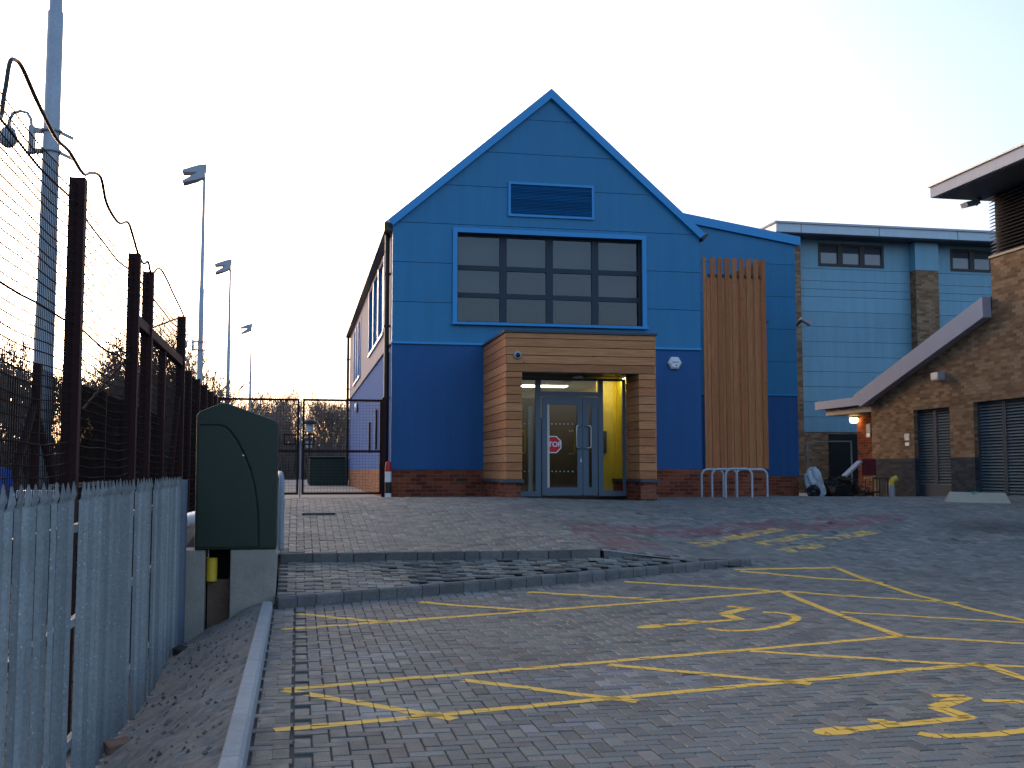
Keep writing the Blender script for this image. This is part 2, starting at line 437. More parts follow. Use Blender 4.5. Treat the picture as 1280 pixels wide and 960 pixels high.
def blocks():
    for col in range(2):                       # two stretcher courses along the kerb
        y = 2.0 + .1 * col
        while y < 11.7:
            yield (-.22 + .105 * col, -.12 + .105 * col, y, y + .2); y += .2
    for j in range(20, 246):
        for i in range(-16, 176):
            k = (i - j) % 4
            if k == 0: a = (i * U, (i + 2) * U, j * U, (j + 1) * U)
            elif k == 3: a = (i * U, (i + 1) * U, j * U, (j + 2) * U)
            else: continue
            yield a
class PB:
    def __init__(s): s.v = []; s.f = []; s.c = []
    def block(s, x0, x1, y0, y1, zf, col, jz=.0015, tilt=.004):
        g = .0036; ch = .0045
        x0 += g; x1 -= g; y0 += g; y1 -= g
        dz = random.gauss(0, jz); tx = random.gauss(0, tilt); ty = random.gauss(0, tilt); cx, cy = (x0 + x1) / 2, (y0 + y1) / 2
        Z = lambda x, y: zf(x, y) + dz + tx * (x - cx) + ty * (y - cy)
        o = len(s.v)
        out = [(x0, y0), (x1, y0), (x1, y1), (x0, y1)]; inn = [(x0 + ch, y0 + ch), (x1 - ch, y0 + ch), (x1 - ch, y1 - ch), (x0 + ch, y1 - ch)]
        s.v += [(x, y, Z(x, y) - .022) for x, y in out] + [(x, y, Z(x, y) - .005) for x, y in out] + [(x, y, Z(x, y)) for x, y in inn]
        fs = [(8, 9, 10, 11)]
        for k in range(4):
            j = (k + 1) % 4; fs += [(k, j, 4 + j, 4 + k), (4 + k, 4 + j, 8 + j, 8 + k)]
        s.f += [[i + o for i in f] for f in fs]; s.c += [col] * len(fs)
        return [(x, y, Z(x, y)) for x, y in inn]
    def build(s, name, mat, wear=None):
        me = bpy.data.meshes.new(name); me.from_pydata(s.v, [], s.f); me.update()
        a = me.attributes.new('pcol', 'FLOAT_COLOR', 'FACE'); a.data.foreach_set('color', [q for c in s.c for q in (*c, 1)])
        if wear is not None:
            a = me.attributes.new('wear', 'FLOAT', 'FACE'); a.data.foreach_set('value', wear)
        o = bpy.data.objects.new(name, me); COL.objects.link(o); me.materials.append(mat); return o

pb = PB()
for (x0, x1, y0, y1) in blocks():
    cx, cy = (x0 + x1) / 2, (y0 + y1) / 2
    high = cy > YB + .08
    border = x0 < -.1 and x1 < .01 and cy < 11.8
    if not high:
        if x0 < -.005 and not border and cy < 12.6: continue
        if cx < -.2: continue
        if -.4 < cx < 6.1 and cy > yf(cx) - .1: continue          # under the ramp and its kerbs
    else:
        if cx < -1.2: continue
        if x1 > 3.85 and cx < 6.1 and cy < yb(cx) + .08: continue
    if cy > 22.05 and (cx < 9.6 or cx > 15): continue
    if cy > 19.7 and 3.9 < cx < 6.5: continue
    if cx > 15.05: continue
    if cx > 2.5 + .62 * cy + 2.5: continue                         # well outside the view
    zf = (lambda x, y, hi=high: ground(x, y, hi))
    col = pcolour(cx, cy)
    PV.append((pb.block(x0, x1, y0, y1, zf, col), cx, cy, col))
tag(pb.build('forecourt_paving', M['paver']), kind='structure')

# ramp paving (blocks laid proud of each other)
rb = PB()
j = 0; y = 11.9
while y < 14.1:
    x = -.2 + (.1 if j % 2 else 0) - .2
    while x < 6:
        cx, cy = x + .1, y + .05
        if yf(cx) + .06 < cy < yb(cx) - .07 and cx > -.18:
            proud = smooth(1.0, 1.5, cx + .3 * (cy - 12.5)) * (1 - .5 * smooth(4.5, 5.6, cx))
            step = .02 * proud * (1 if (j + int((x + 5) / .2)) % 2 == 0 else .35)
            rb.block(x, x + .2, y, y + .1, lambda a, b, s=step, c0=cy: zramp(a, b) + s - (b - c0) * .22 * (s / .02), pcolour(-50, 0) if random.random() < .85 else scl(pcolour(-50, 0), 1.35), .004, .012)
        x += .2
    y += .1; j += 1
tag(rb.build('ramp_paving', M['paver']), kind='structure')
mb = MB(); xs = lin(-.2, 6, .1); vs = []; fs = []
for i, x in enumerate(xs):
    vs += [(x, yf(x), zramp(x, yf(x)) - .02), (x, max(yb(x), yf(x) + .01), zramp(x, yb(x)) - .02)]
    if i: fs.append((2 * i - 2, 2 * i, 2 * i + 1, 2 * i - 1))
struct('ramp_base', mb.add(vs, fs), M['bed'])

# kerbs
mb = MB(); y = 1.0
while y < 11.8:
    e = min(y + .905, 11.86); a, b = y + .004, e - .004
    prof = [(-.345, -.3), (-.345, .112), (-.337, .12), (-.258, .12), (-.238, .095), (-.225, -.3)]
    mb.poly(prof, 'y', a, b); y = e
struct('kerb', mb, M['kerb'])
mb = MB(); x = -.2
while x < 6.05:                                  # front kerb of the ramp
    e = min(x + random.choice((.2, .2, .3)), 6.08)
    d = Vector((1, .335, 0)).normalized(); n = Vector((-d.y, d.x, 0))
    p = Vector((x + .004, yf(x) - .02, 0)); q = Vector((e - .004, yf(e) - .02, 0)); vs = []
    for P in (p, q):
        z = zramp(P.x, P.y) + random.uniform(.0, .008)
        vs += [P - n * .06 + Vector((0, 0, -.2)), P - n * .06 + Vector((0, 0, z - .02)), P - n * .04 + Vector((0, 0, z + .004)), P + n * .055 + Vector((0, 0, z + .004)), P + n * .055 + Vector((0, 0, -.2))]
    mb.add(vs, [(4, 3, 2, 1, 0), (5, 6, 7, 8, 9)] + [(i, i + 1, i + 6, i + 5) for i in range(4)]); x = e
struct('kerb', mb, M['darkkerb'])
mb = MB(); x = -.2
while x < 3.9:                                   # back kerb
    e = min(x + random.choice((.2, .3, .4)), 3.95); z = ground(x, YB, True) + .004
    mb.cbox(x + .003, e - .003, YB - .06, YB + .06, .1, z + random.uniform(0, .006), .012); x = e
struct('kerb', mb, M['darkkerb'])
mb = MB(); m2 = MB(); n = 5
for k in range(n):                               # pale edging that falls to the tip
    f0, f1 = k / n + .002, (k + 1) / n - .002
    def P(f): x = 3.95 + 2.1 * f; return Vector((x, yb(x), ground(x, YB + .01, True) + .006 - .03 * f))
    p, q = P(f0), P(f1); w = Vector((0, .045, 0))
    for M_, zt, zb in ((mb, 0, -.014), (m2, -.0145, -.3)):
        u, v = Vector((0, 0, zt)), Vector((0, 0, zb)); ww = w if M_ is mb else w * .93
        M_.add([p - ww + u, p + ww + u, q + ww + u, q - ww + u, p - ww + v, p + ww + v, q + ww + v, q - ww + v], [(0, 3, 2, 1), (0, 4, 7, 3), (1, 2, 6, 5), (3, 7, 6, 2), (0, 1, 5, 4)])
struct('kerb', mb, M['kerb']); struct('kerb', m2, M['darkkerb'])

# ------------------------------------------------------------------ painted markings, cut to the blocks so that the joints show
def clip(poly, quad):
    out = list(poly); n = len(quad)
    for i in range(n):
        (ax, ay), (bx, by) = quad[i], quad[(i + 1) % n]; inp = out; out = []
        if not inp: return []
        side = lambda p: (bx - ax) * (p[1] - ay) - (by - ay) * (p[0] - ax)
        for k in range(len(inp)):
            p, q = inp[k - 1], inp[k]; sp, sq = side(p), side(q)
            if (sp < 0) != (sq < 0):
                t = sp / (sp - sq); out.append((p[0] + (q[0] - p[0]) * t, p[1] + (q[1] - p[1]) * t))
            if sq >= 0: out.append(q)
    return out
def ccw(p):
    a = sum(p[i - 1][0] * p[i][1] - p[i][0] * p[i - 1][1] for i in range(len(p)))
    return p if a > 0 else p[::-1]
PC = np.array([(p[1], p[2]) for p in PV])
class Marks:
    def __init__(s): s.pb = PB(); s.w = []
    def poly(s, pts, drop=0, wear=0):
        pts = ccw(pts); xs = [p[0] for p in pts]; ys = [p[1] for p in pts]
        sel = np.nonzero((PC[:, 0] > min(xs) - .15) & (PC[:, 0] < max(xs) + .15) & (PC[:, 1] > min(ys) - .15) & (PC[:, 1] < max(ys) + .15))[0]
        for i in sel:
            c, cx, cy, col = PV[i]
            if drop and random.random() < drop: continue
            q = clip([(p[0] + (.0058 if p[0] > cx else -.0058), p[1] + (.0058 if p[1] > cy else -.0058)) for p in c], pts)
            if len(q) < 3: continue
            (x0, y0, z0), (x1, _, z1), (_, y2, z3) = c[0], c[1], c[3]
            o = len(s.pb.v)
            s.pb.v += [(x, y, z0 + (z1 - z0) * (x - x0) / (x1 - x0) + (z3 - z0) * (y - y0) / (y2 - y0) + .0015) for x, y in q]
            s.pb.f.append(list(range(o, o + len(q)))); s.pb.c.append(col); s.w.append(wear + random.gauss(0, .025))
    def line(s, a, b, w=.095, **k):
        a, b = Vector(a), Vector(b); d = (b - a).normalized(); n = Vector((-d.y, d.x)) * w / 2
        s.poly([tuple(a - n), tuple(b - n), tuple(b + n), tuple(a + n)], **k)
    def path(s, pts, w=.1, **k):
        for a, b in zip(pts, pts[1:]): s.line(a, b, w, **k)
    def build(s, name): return tag(s.pb.build(name, M['paint'], s.w), kind='structure')
mk = Marks()
for (a, b) in [((343, 913), (1226, 829.5)), ((355, 862), (1127, 795.5)), ((352, 787), (980, 738.5)),
               ((356, 863), (568, 899)), ((578, 850), (797, 877)), ((760, 831), (1014, 855)), ((938, 814), (1230, 832.5)),
               ((372, 767.5), (490, 778.5)), ((525, 752.5), (672, 763.5)), ((660, 740), (828, 750)), ((780, 727), (962, 738)),
               ((918, 712), (1048, 709.5)), ((1044, 709.5), (1290, 777.5)), ((925, 714), (1104, 728)), ((983, 739), (1198, 753.5)),
               ((978, 739), (1128, 796)), ((1051, 765), (1290, 779)), ((1127, 795.5), (1290, 805)), ((1224, 829.5), (1290, 851)), ((1224, 830.5), (1290, 834))]:
    mk.line(G(*a), G(*b))
mk.build('bay_marking')
def wheelchair(head, spine, stub, leg, foot, wheel):
    m = Marks()
    h0, h1 = Vector(G(*head[0])), Vector(G(*head[1])); c = (h0 + h1) / 2; d = (h1 - h0) / 2; n = Vector((-d.y, d.x)).normalized() * .10
    m.poly([tuple(c + d * math.cos(t) + n * math.sin(t)) for t in [k * math.pi / 6 for k in range(12)]])
    m.path([G(*p) for p in spine], .10); m.path([G(*p) for p in stub], .11); m.path([G(*p) for p in leg], .13); m.path([G(*p) for p in foot], .10)
    w = [Vector(G(*p)) for p in wheel]; fine = []
    for i in range(len(w) - 1):                   # smooth the wheel
        p0, p1, p2, p3 = w[max(0, i - 1)], w[i], w[i + 1], w[min(len(w) - 1, i + 2)]
        for t in (0, .25, .5, .75): fine.append(.5 * (2 * p1 + (p2 - p0) * t + (2 * p0 - 5 * p1 + 4 * p2 - p3) * t * t + (3 * p1 - p0 - 3 * p2 + p3) * t ** 3))
    fine.append(w[-1]); m.path([tuple(p) for p in fine], .095)
    m.build('wheelchair_marking')
wheelchair([(797, 785), (832, 781)], [(825, 782), (927, 774)], [(848, 775.5), (862, 775), (872, 779)], [(925, 774.5), (905, 767.5), (937, 759)], [(909, 758), (936, 759.5)],
           [(884, 785.5), (915, 788.5), (950, 787), (980, 781), (996, 773), (984, 767.5), (953, 765)])
wheelchair([(1020, 917), (1066, 911)], [(1060, 913), (1214, 897)], [(1086, 901), (1107, 901.5), (1114, 907)], [(1212, 898), (1170, 884), (1206, 871)], [(1165, 869.5), (1207, 871)],
           [(1148, 917), (1190, 921), (1240, 918), (1290, 911), (1326, 897), (1318, 884), (1280, 878), (1228, 876)])
fm = Marks()                                      # almost worn-away lettering strokes
for (a, b, w) in [((868, 681), (905, 675), .3), ((905, 674), (975, 661), .26), ((950, 680), (1022, 666.5), .26), ((978, 689), (1030, 680.5), .3), ((1036, 674), (1090, 664.5), .28)]:
    fm.line(G(*a), G(*b), w, drop=.3, wear=.25)
fm.build('faded_lettering')
mb = MB()
for _ in range(150):                              # grit, litter scraps and dead leaves
    x = random.uniform(-.1, 12); y = random.uniform(5, 21)
    if not (-.2 < x < 2.5 + .6 * y) or (y > 11 and x < 6.2 and yf(x) - .1 < y < YB + .3) or (y > 19 and 3.5 < x < 7): continue
    z = ground(x, y) + .004; a = random.uniform(0, 6.28); r_ = random.uniform(.008, .03)
    vs = [(x + r_ * math.cos(a + k * 1.257) * random.uniform(.5, 1.2), y + r_ * math.sin(a + k * 1.257) * random.uniform(.5, 1.2), z + random.uniform(0, .014)) for k in range(5)]
    mb.add(vs, [(0, 1, 2), (0, 2, 3), (0, 3, 4)])
tag(mb.build('ground_litter', plain('grit_and_leaves', (.24, .19, .13), .9, var=.4, rnd=.8)), kind='stuff')
# ------------------------------------------------------------------ dirt strip by the kerb
def dirtz(x, y):
    t = (-.345 - x) / .9
    z = .09 - .36 * t - .12 * smooth(0, 1, t) + .02 * math.sin(y * 5 + x * 7) * math.sin(x * 9 + 1) + .045 * math.sin(y * 1.7 + 1) * t
    return z + random.gauss(0, .006)
struct('dirt_strip', sheet(lin(-1.5, -.342, .04), lin(1, 12.3, .05), dirtz), M['soil'])
mb = MB()
for _ in range(420):
    x = random.uniform(-1.24, -.4); y = random.uniform(4, 11.8); s = random.uniform(.006, .02) * (1.6 if random.random() < .08 else 1); z = dirtz(x, y)
    v = [Vector((random.gauss(0, 1), random.gauss(0, 1), random.gauss(0, 1))).normalized() * s * random.uniform(.7, 1.2) for _ in range(6)]
    a = random.uniform(0, 6)
    vs = [(x + s * math.cos(a + k * 1.57) * random.uniform(.7, 1.3), y + s * math.sin(a + k * 1.57) * random.uniform(.7, 1.3), z) for k in range(4)] + [(x, y, z + s), (x, y, z - s)]
    mb.add(vs, [(0, 1, 4), (1, 2, 4), (2, 3, 4), (3, 0, 4), (1, 0, 5), (2, 1, 5), (3, 2, 5), (0, 3, 5)])
tag(mb.build('loose_stones', M['pebble']), kind='stuff')
def rubble(p, ang, sx, sy, sz, label, mat=None):
    mb = MB(); c, s = math.cos(ang), math.sin(ang)
    mb.obox((p[0], p[1], p[2]), (sx * c, sx * s, sx * .1), (-sy * s, sy * c, .01), (-sx * .08, 0, sz))
    o = mb.build('broken_brick', mat or M['crate'], bevel=.006); tag(o, label, 'brick'); return o
rubble((-1.11, 7.5, -.29), .5, .075, .05, .045, 'broken brick lying at the foot of the metal railings')
rubble((-1.0, 7.35, -.30), 1.9, .05, .035, .03, 'small dark brick fragment beside the larger broken brick', M['wreck'])
rubble((-1.09, 11.25, -.33), 1.2, .08, .06, .09, 'dark lump at the far end of the metal railings', M['dark'])

# ------------------------------------------------------------------ palisade fence
pal = thing('palisade_fence', (-1.22, 4, -.4), 'galvanised steel palisade fence with pointed pales beside the dirt strip', 'fence')
def pale_mb(y, x=-1.22):
    w = .034; mb = MB(); zb, zt = -.42, 1.33
    prof = [(0, -w), (.017, -w * .62), (.003, -.009), (.003, .009), (.017, w * .62), (0, w)]
    th = .003; P = prof + [(p[0] - th, p[1]) for p in prof[::-1]]
    n = len(P); tops = []
    for (dx, dy) in P:
        zt2 = zt + (.105 if abs(dy) < .01 else (.035 if abs(dy) < w * .8 else -.01))
        tops.append((x + dx + (.012 if zt2 > zt else -.004), y + dy, zt2))
    vs = [(x + dx, y + dy, zb) for dx, dy in P] + [(x + dx, y + dy, zt) for dx, dy in P] + tops
    fs = []
    for k in (0, n):
        for i in range(n):
            j = (i + 1) % n; fs.append((k + i, k + j, k + n + j, k + n + i))
    return mb.add(vs, fs, .5)
first = pale_mb(4.0).build('pale', M['palisade'], pal)
gaps = [6.40, 8.72, 9.72]; y = 4.13; np_ = 1
posts_y = gaps
while y < 11.9:
    if min(abs(y - g) for g in gaps) > .07:
        c = first.copy(); COL.objects.link(c); c.parent = pal; c.location = (random.gauss(0, .002), y - 4.0, random.gauss(0, .004))
        c.rotation_euler = (random.gauss(0, .002), 0, random.gauss(0, .035)); np_ += 1
    y += .146
for g in gaps + [4.0]:
    MB().box(-1.30, -1.25, g - .035, g + .035, -.45, 1.28).build('post', M['galv'], pal)
for z in (-.05, .62, 1.15):
    MB().box(-1.262, -1.226, 3.5, 11.9, z, z + .045).build('rail', M['palisade'], pal)
MB().tube([(-1.22, 12.03, -.5), (-1.22, 12.03, 1.40)], .075, 14).build('end_post', plain('dull_blue_steel', (.12, .15, .19), .5, .2), pal)

# ------------------------------------------------------------------ dark mesh fences
def wires(mb, axis_y0, axis_y1, x, z0, z1, dv, dh, rv, rh, sag=0, bulge=0):
    n = int((axis_y1 - axis_y0) / dv)
    def off(t): return sag * 4 * t * (1 - t)
    for i in range(n + 1):
        y = axis_y0 + (axis_y1 - axis_y0) * i / n; t = i / n
        mb.add([(x - rv, y, z0), (x + rv, y - rv, z0), (x + rv, y + rv, z0), (x - rv, y, z1 - off(t)), (x + rv, y - rv, z1 - off(t)), (x + rv, y + rv, z1 - off(t))], [(0, 1, 4, 3), (1, 2, 5, 4), (2, 0, 3, 5)])
    k = int((z1 - z0) / dh)
    for j in range(k + 1):
        z = z0 + (z1 - z0) * j / k; am = sag * (j / k) ** 1.3 + random.gauss(0, .006); ph = random.uniform(-.01, .01)
        pts = [(x + .006 + bulge * math.sin(t * math.pi), axis_y0 + (axis_y1 - axis_y0) * t, z - am * 4 * t * (1 - t) + .008 * math.sin(t * 12 + j * .3)) for t in [q / 8 for q in range(9)]]
        mb.tube(pts, rh * (1.7 if j % 12 == 5 else 1), 4, cap=False)
FX = -1.6
tf = thing('mesh_fence', (FX, 8, -.4), 'tall dark mesh sports fence with square maroon posts behind the palisade', 'fence')
pY = [5.0, 8.2, 11.0, 12.0, 15.4]
for k, y in enumerate(pY):
    MB().box(FX - .055, FX + .055, y - .05, y + .05, -.45, 3.62).build('post', M['maroon'], tf)
for a, b in ((5.0, 8.2), (8.2, 11.0), (11.0, 12.0), (12.0, 15.4)):
    mb = MB(); wires(mb, a + .06, b - .06, FX, -.4, 3.56, .05, .072, .0022, .0046, .05 if b - a > 2 else .0); mb.build('mesh_panel', M['wire'], tf)
MB().box(FX - .04, FX + .04, 11.05, 15.35, 2.93, 3.03).build('rail', M['maroon'], tf)
MB().box(FX - .05, FX + .03, 13.4, 13.48, -.4, 2.93).build('post', M['maroon'], tf)
MB().tube([(FX - .02, 15.3, -.35), (FX - .02, 14.6, 1.4), (FX - .02, 15.36, 2.5)], .045, 6).build('stay', M['maroon'], tf)
for (p, q) in (((FX, 11.0, 2.65), (FX, 8.6, 1.95)), ((FX, 15.3, 3.6), (FX, 12.0, 3.0))):
    MB().tube([p, q], .010, 5).build('brace_wire', M['wire'], tf)
cab = [(5.0, 3.62), (5.9, 3.35), (6.05, 3.5), (6.13, 3.7), (6.22, 3.76), (6.4, 3.78), (6.78, 3.71), (7.3, 3.65), (7.7, 3.68), (8.2, 3.66), (8.5, 3.75), (8.9, 3.82), (9.2, 3.68), (9.8, 3.66), (10.3, 3.78), (10.6, 3.73), (11, 3.62), (11.4, 3.6), (11.7, 3.68), (12, 3.6), (12.6, 3.78), (13.3, 3.78), (14, 3.72), (14.9, 3.66), (15.3, 3.62)]
def spline(p, k=4):
    out = []
    for i in range(len(p) - 1):
        a, b, c, d = [Vector(p[min(max(j, 0), len(p) - 1)]) for j in (i - 1, i, i + 1, i + 2)]
        for q in range(k):
            t = q / k; out.append(.5 * (2 * b + (c - a) * t + (2 * a - 5 * b + 4 * c - d) * t * t + (3 * b - a - 3 * c + d) * t ** 3))
    return out + [Vector(p[-1])]
tag(MB().tube(spline([(FX + .03, y, z) for y, z in cab]), .013, 6).build('cable', M['dark']), 'slack black cable looping along the top of the tall mesh fence', 'cable')
lf = thing('mesh_fence', (FX, 18, .3), 'lower dark mesh fence running from the tall posts to the double gate', 'fence')
for y in (16.6, 18.0, 19.4, 20.8): MB().box(FX - .04, FX + .04, y - .04, y + .04, .2, 2.97).build('post', M['maroon'], lf)
mb = MB(); wires(mb, 15.46, 21.8, FX, .5, 2.93, .06, .07, .003, .0035); mb.build('mesh_panel', M['wire'], lf)
cf = thing('court_fence', (-3, 12, -.4), 'far court fence with dark netting seen through the tall mesh', 'fence')
for y in (10.5, 13.4, 15.75, 17.85, 19.85, 22): MB().box(-3.045, -2.955, y - .045, y + .045, -.45, 2.74).build('post', M['maroon'], cf)
mb = MB(); wires(mb, 6, 13.4, -3, -.4, 2.5, .05, .2, .0022, .003); wires(mb, 13.4, 24, -3, -.4, 2.7, .05, .1, .003, .003); mb.build('mesh_panel', M['wire'], cf)
MB().box(-3.03, -3.02, 15.75, 26, -.4, 2.7).build('windbreak_net', M['netting'], cf)
MB().bar((-3.0, 13.3, 2.25), (-3.0, 11.3, .1), .07).build('brace', M['maroon'], cf)
MB().bar((-3.0, 13.5, 2.1), (-2.7, 14.6, .1), .06).build('brace', M['maroon'], cf)
tag(MB().box(-3.3, -2.55, 12.6, 13.0, 1.2, 1.28).build('timber_beam', M['white']), 'short pale beam beside the blue tarpaulin behind the railings', 'beam')
tag(MB().bar((-2.5, 12.0, 1.33), (-2.5, 15.6, 1.33), .05).build('pale_rail', M['conc']), 'long pale rail lying behind the tall mesh fence', 'rail')
mb = MB(); mb.lathe([(.02, .0), (.16, .02), (.17, .3), (.15, .55), (.13, .85), (.02, .9)], (-2.2, 8.6, .65), 9); 
for i, p in enumerate(mb.v): mb.v[i] = (p[0] + .05 * math.sin(p[2] * 9 + p[1] * 20), p[1] + .05 * math.sin(p[0] * 25 + p[2] * 5), p[2])
tag(mb.build('tarpaulin', M['tarp']), 'crumpled bright blue tarpaulin behind the pointed railings', 'tarpaulin')

# ------------------------------------------------------------------ gate
def gate_leaf(name, x0, x1, root):
    y, z0, z1 = 21.95, 1.02, 2.93; t = .045
    mb = MB(); mb.box(x0, x0 + t, y - t / 2, y + t / 2, z0, z1); mb.box(x1 - t, x1, y - t / 2, y + t / 2, z0, z1)
    for z in (z0, z1 - t, 1.86): mb.box(x0 + t, x1 - t, y - t / 2, y + t / 2, z, z + t)
    o = mb.build(name, M['maroon'], root)
    m2 = MB(); r = .0032; n = int((x1 - x0) / .062)
    for i in range(1, n):
        x = x0 + (x1 - x0) * i / n; m2.box(x - r / 2, x + r / 2, y + .012, y + .016, z0, z1)
    k = 32
    for i in range(1, k):
        z = z0 + (z1 - z0) * i / k; m2.box(x0, x1, y + .017, y + .021, z - r / 2, z + r / 2)
    m2.build('mesh_infill', M['wire'], o); return o
gt = thing('double_gate', (0, 21.95, 1), 'dark maroon double gate of wire mesh left of the blue building', 'gate')
g1 = gate_leaf('gate_leaf', -1.55, .02, gt); g2 = gate_leaf('gate_leaf', .08, 1.66, gt)
for s, x in ((-1, -.16), (1, .2)):
    mb = MB()
    for z in (2.0, 2.19): mb.box(x - .12, x + .12, 21.86, 21.92, z, z + .03)
    for xx in (x - .12, x + .09): mb.box(xx, xx + .03, 21.86, 21.92, 2.03, 2.19)
    mb.build('lock_guard', M['maroon'], gt)
for x in (-1.62, 1.70): MB().box(x - .045, x + .045, 21.9, 21.99, .8, 2.97).build('gate_post', M['maroon'], gt)
MB().box(.035, .065, 21.93, 21.96, .93, 2.9).build('drop_bolt', M['galv'], gt)

# ------------------------------------------------------------------ green cabinet on concrete blocks
YC = 12.15
cb = thing('utility_cabinet', (-.65, YC, .65), 'dark green utility cabinet with pitched lid raised on concrete blocks', 'cabinet')
outl = [(-1.075, .645), (-.215, .645), (-.222, 2.02), (-.25, 2.05), (-.77, 2.235), (-.83, 2.235), (-1.05, 2.14), (-1.085, 2.10)]
MB().poly(outl, 'y', YC, YC + .55).build('body', M['green'], cb, bevel=.014)
curve = [(-1.06, 1.985), (-.84, 1.985), (-.79, 1.97), (-.74, 1.93), (-.66, 1.82), (-.58, 1.67), (-.51, 1.5), (-.46, 1.32), (-.43, 1.1), (-.415, .9), (-.41, .67)]
MB().poly([(-1.06, .67)] + curve[::-1], 'y', YC - .012, YC + .01).build('door', M['green'], cb, bevel=.008)
mb = MB()
for a, b in zip(curve, curve[1:]): mb.bar((a[0] + .012, YC - .002, a[1] + .006), (b[0] + .012, YC - .002, b[1] + .006), .010, .022)
mb.build('seam', M['groove'], cb)
MB().lathe([(.0, -.02), (.013, -.02), (.013, .0)], (-.585, YC - .004, 1.66), 10, 'y').build('lock', M['steel'], cb)
def block(x0, x1, z0, z1, label):
    return tag(MB().box(x0, x1, YC + .015, YC + .5, z0, z1).build('concrete_block', M['conc'], bevel=.012), label, 'concrete block')
block(-1.23, -.965, -.7, .643, 'tall concrete block under the left side of the green cabinet')
block(-.70, -.215, -.4, .643, 'wide concrete block under the green cabinet beside the kerb end')
tag(MB().box(-.945, -.715, YC + .2, YC + .26, -.6, .31).build('brown_board', M['brownboard']), 'brown board standing between the concrete blocks under the cabinet', 'board')
tag(MB().box(-.955, -.71, YC + .42, YC + .46, -.4, .64).build('gap_shade_sheet', M['recess']), 'near-black sheet added as shade in the gap under the green cabinet', 'board')  # added sheet; the gap's shade is put into its near-black colour
tag(MB().tube([(-.90, YC + .16, .30), (-.90, YC + .16, .55)], .058, 14).build('duct_end', M['yellowp']), 'yellow duct end between the concrete blocks under the cabinet', 'pipe')
struct('infill_ground', MB().box(-1.3, -.22, YC + .52, YB + .05, -.4, .50), M['soil'])
rw = MB().box(-1.42, -1.24, 12.7, 22, -.45, .62); rw.poly([(12.7, .62), (22, .62), (22, 1.0), (14.5, .72)], 'x', -1.42, -1.24)
tag(rw.build('retaining_wall', plain('dark_stained_wall', (.06, .055, .05), .9)), 'low dark retaining wall behind the green cabinet below the mesh fence', 'wall')
tag(MB().tube([(-1.33, 13.2, .90), (-1.16, 14.3, .93)], .085, 10).build('plastic_roll', M['white']), 'roll of white sheeting lying on the wall beside the cabinet', 'sheeting roll')
hp = thing('hoop_barrier', (-.2, 13.9, .55), 'galvanised hoop guard just behind the green cabinet', 'barrier')
MB().tube([(-.195, 14.2, .4), (-.195, 14.2, 1.28), (-.2, 14.26, 1.40), (-.22, 14.45, 1.46), (-.24, 14.75, 1.46), (-.26, 14.93, 1.40), (-.27, 15.0, 1.28), (-.27, 15.0, .4)], .035, 8).build('hoop', M['galv'], hp)

# ------------------------------------------------------------------ the blue gabled building
XL, XR, YF = 1.85, 8.52, 22.0
bb = thing('school_building', (5.2, 22, .95), 'bright blue gabled building with timber porch and large square-paned window', 'building')
APX, APZ, EZ = 5.2, 9.55, 6.68
def gx(z): t = (z - EZ) / (APZ - EZ); return (XL + (APX - XL) * t, XR - (XR - APX) * t) if z > EZ else (XL, XR)
W0, W1, WZ0, WZ1 = 3.19, 7.20, 4.57, 6.45
zl = [4.13, 4.96, 5.79, 6.62, 7.45, 8.2, 8.95, APZ - .02]
mb = MB(); g = .005
for z0, z1 in zip(zl, zl[1:]):
    lo, hi = z0 + g, z1 - g
    cuts = [lo] + [q for q in (WZ0, EZ, WZ1) if lo < q < hi] + [hi]; cuts.sort()
    rr = random.random()
    for a, b in zip(cuts, cuts[1:]):
        (la, ra), (lb, rb_) = gx(a + 1e-4), gx(b)
        if a >= WZ0 - .01 and b <= WZ1 + .01:
            mb.box(la, W0, YF, YF + .1, a, b, rr); mb.box(W1, ra, YF, YF + .1, a, b, rr)
        else: mb.poly([(la, a), (ra, a), (rb_, b), (lb, b)], 'y', YF, YF + .1, rr)
mb.build('upper_cladding', M['blue'], bb)
mb = MB(); mb.poly([(XL + .02, 4.1), (W0, 4.1), (W0, EZ + .6), (XL + .02, EZ - .05)], 'y', YF + .11, YF + .2); mb.poly([(W1, 4.1), (XR - .02, 4.1), (XR - .02, EZ - .05), (W1, EZ + .6)], 'y', YF + .11, YF + .2)
mb.poly([(W0, WZ1), (W1, WZ1), (W1, EZ + .5), (APX, APZ - .1), (W0, EZ + .5)], 'y', YF + .11, YF + .2); mb.box(W0, W1, YF + .11, YF + .2, 4.1, WZ0)
mb.build('backing_wall', M['recess'], bb)
PX0, PX1, PY, PZ = 3.75, 6.66, 19.55, 4.06           # porch
mb = MB(); mb.box(XL, PX0 + .3, YF + .01, YF + .1, 1.53, 4.10); mb.box(PX1 - .1, XR, YF + .01, YF + .1, 1.53, 4.10)
mb.box(PX0 + .3, PX1 - .1, YF + .01, YF + .1, 3.6, 4.1); mb.build('lower_render', M['navy'], bb)
mb = MB(); mb.box(XL + .004, PX0 + .3, YF + .012, YF + .2, .7, 1.528); mb.build('brick_plinth', M['redbrick'], bb); mb = MB(); mb.box(PX1 - .1, 9.98, YF + .012, YF + .2, .6, 1.528); mb.build('brick_plinth', M['redbrick'], bb)
mb = MB(); mb.box(XL - .02, XR, YF - .03, YF + .05, 4.09, 4.135); mb.build('band_trim', M['trim'], bb)
mb = MB(); mb.box(XL, PX0, YF - .008, YF + .05, 1.515, 1.545); mb.build('sill_trim', M['navy'], bb)
MB().box(3.2, 3.42, YF + .005, YF + .02, 1.28, 1.34).build('air_brick', M['dark'], bb)
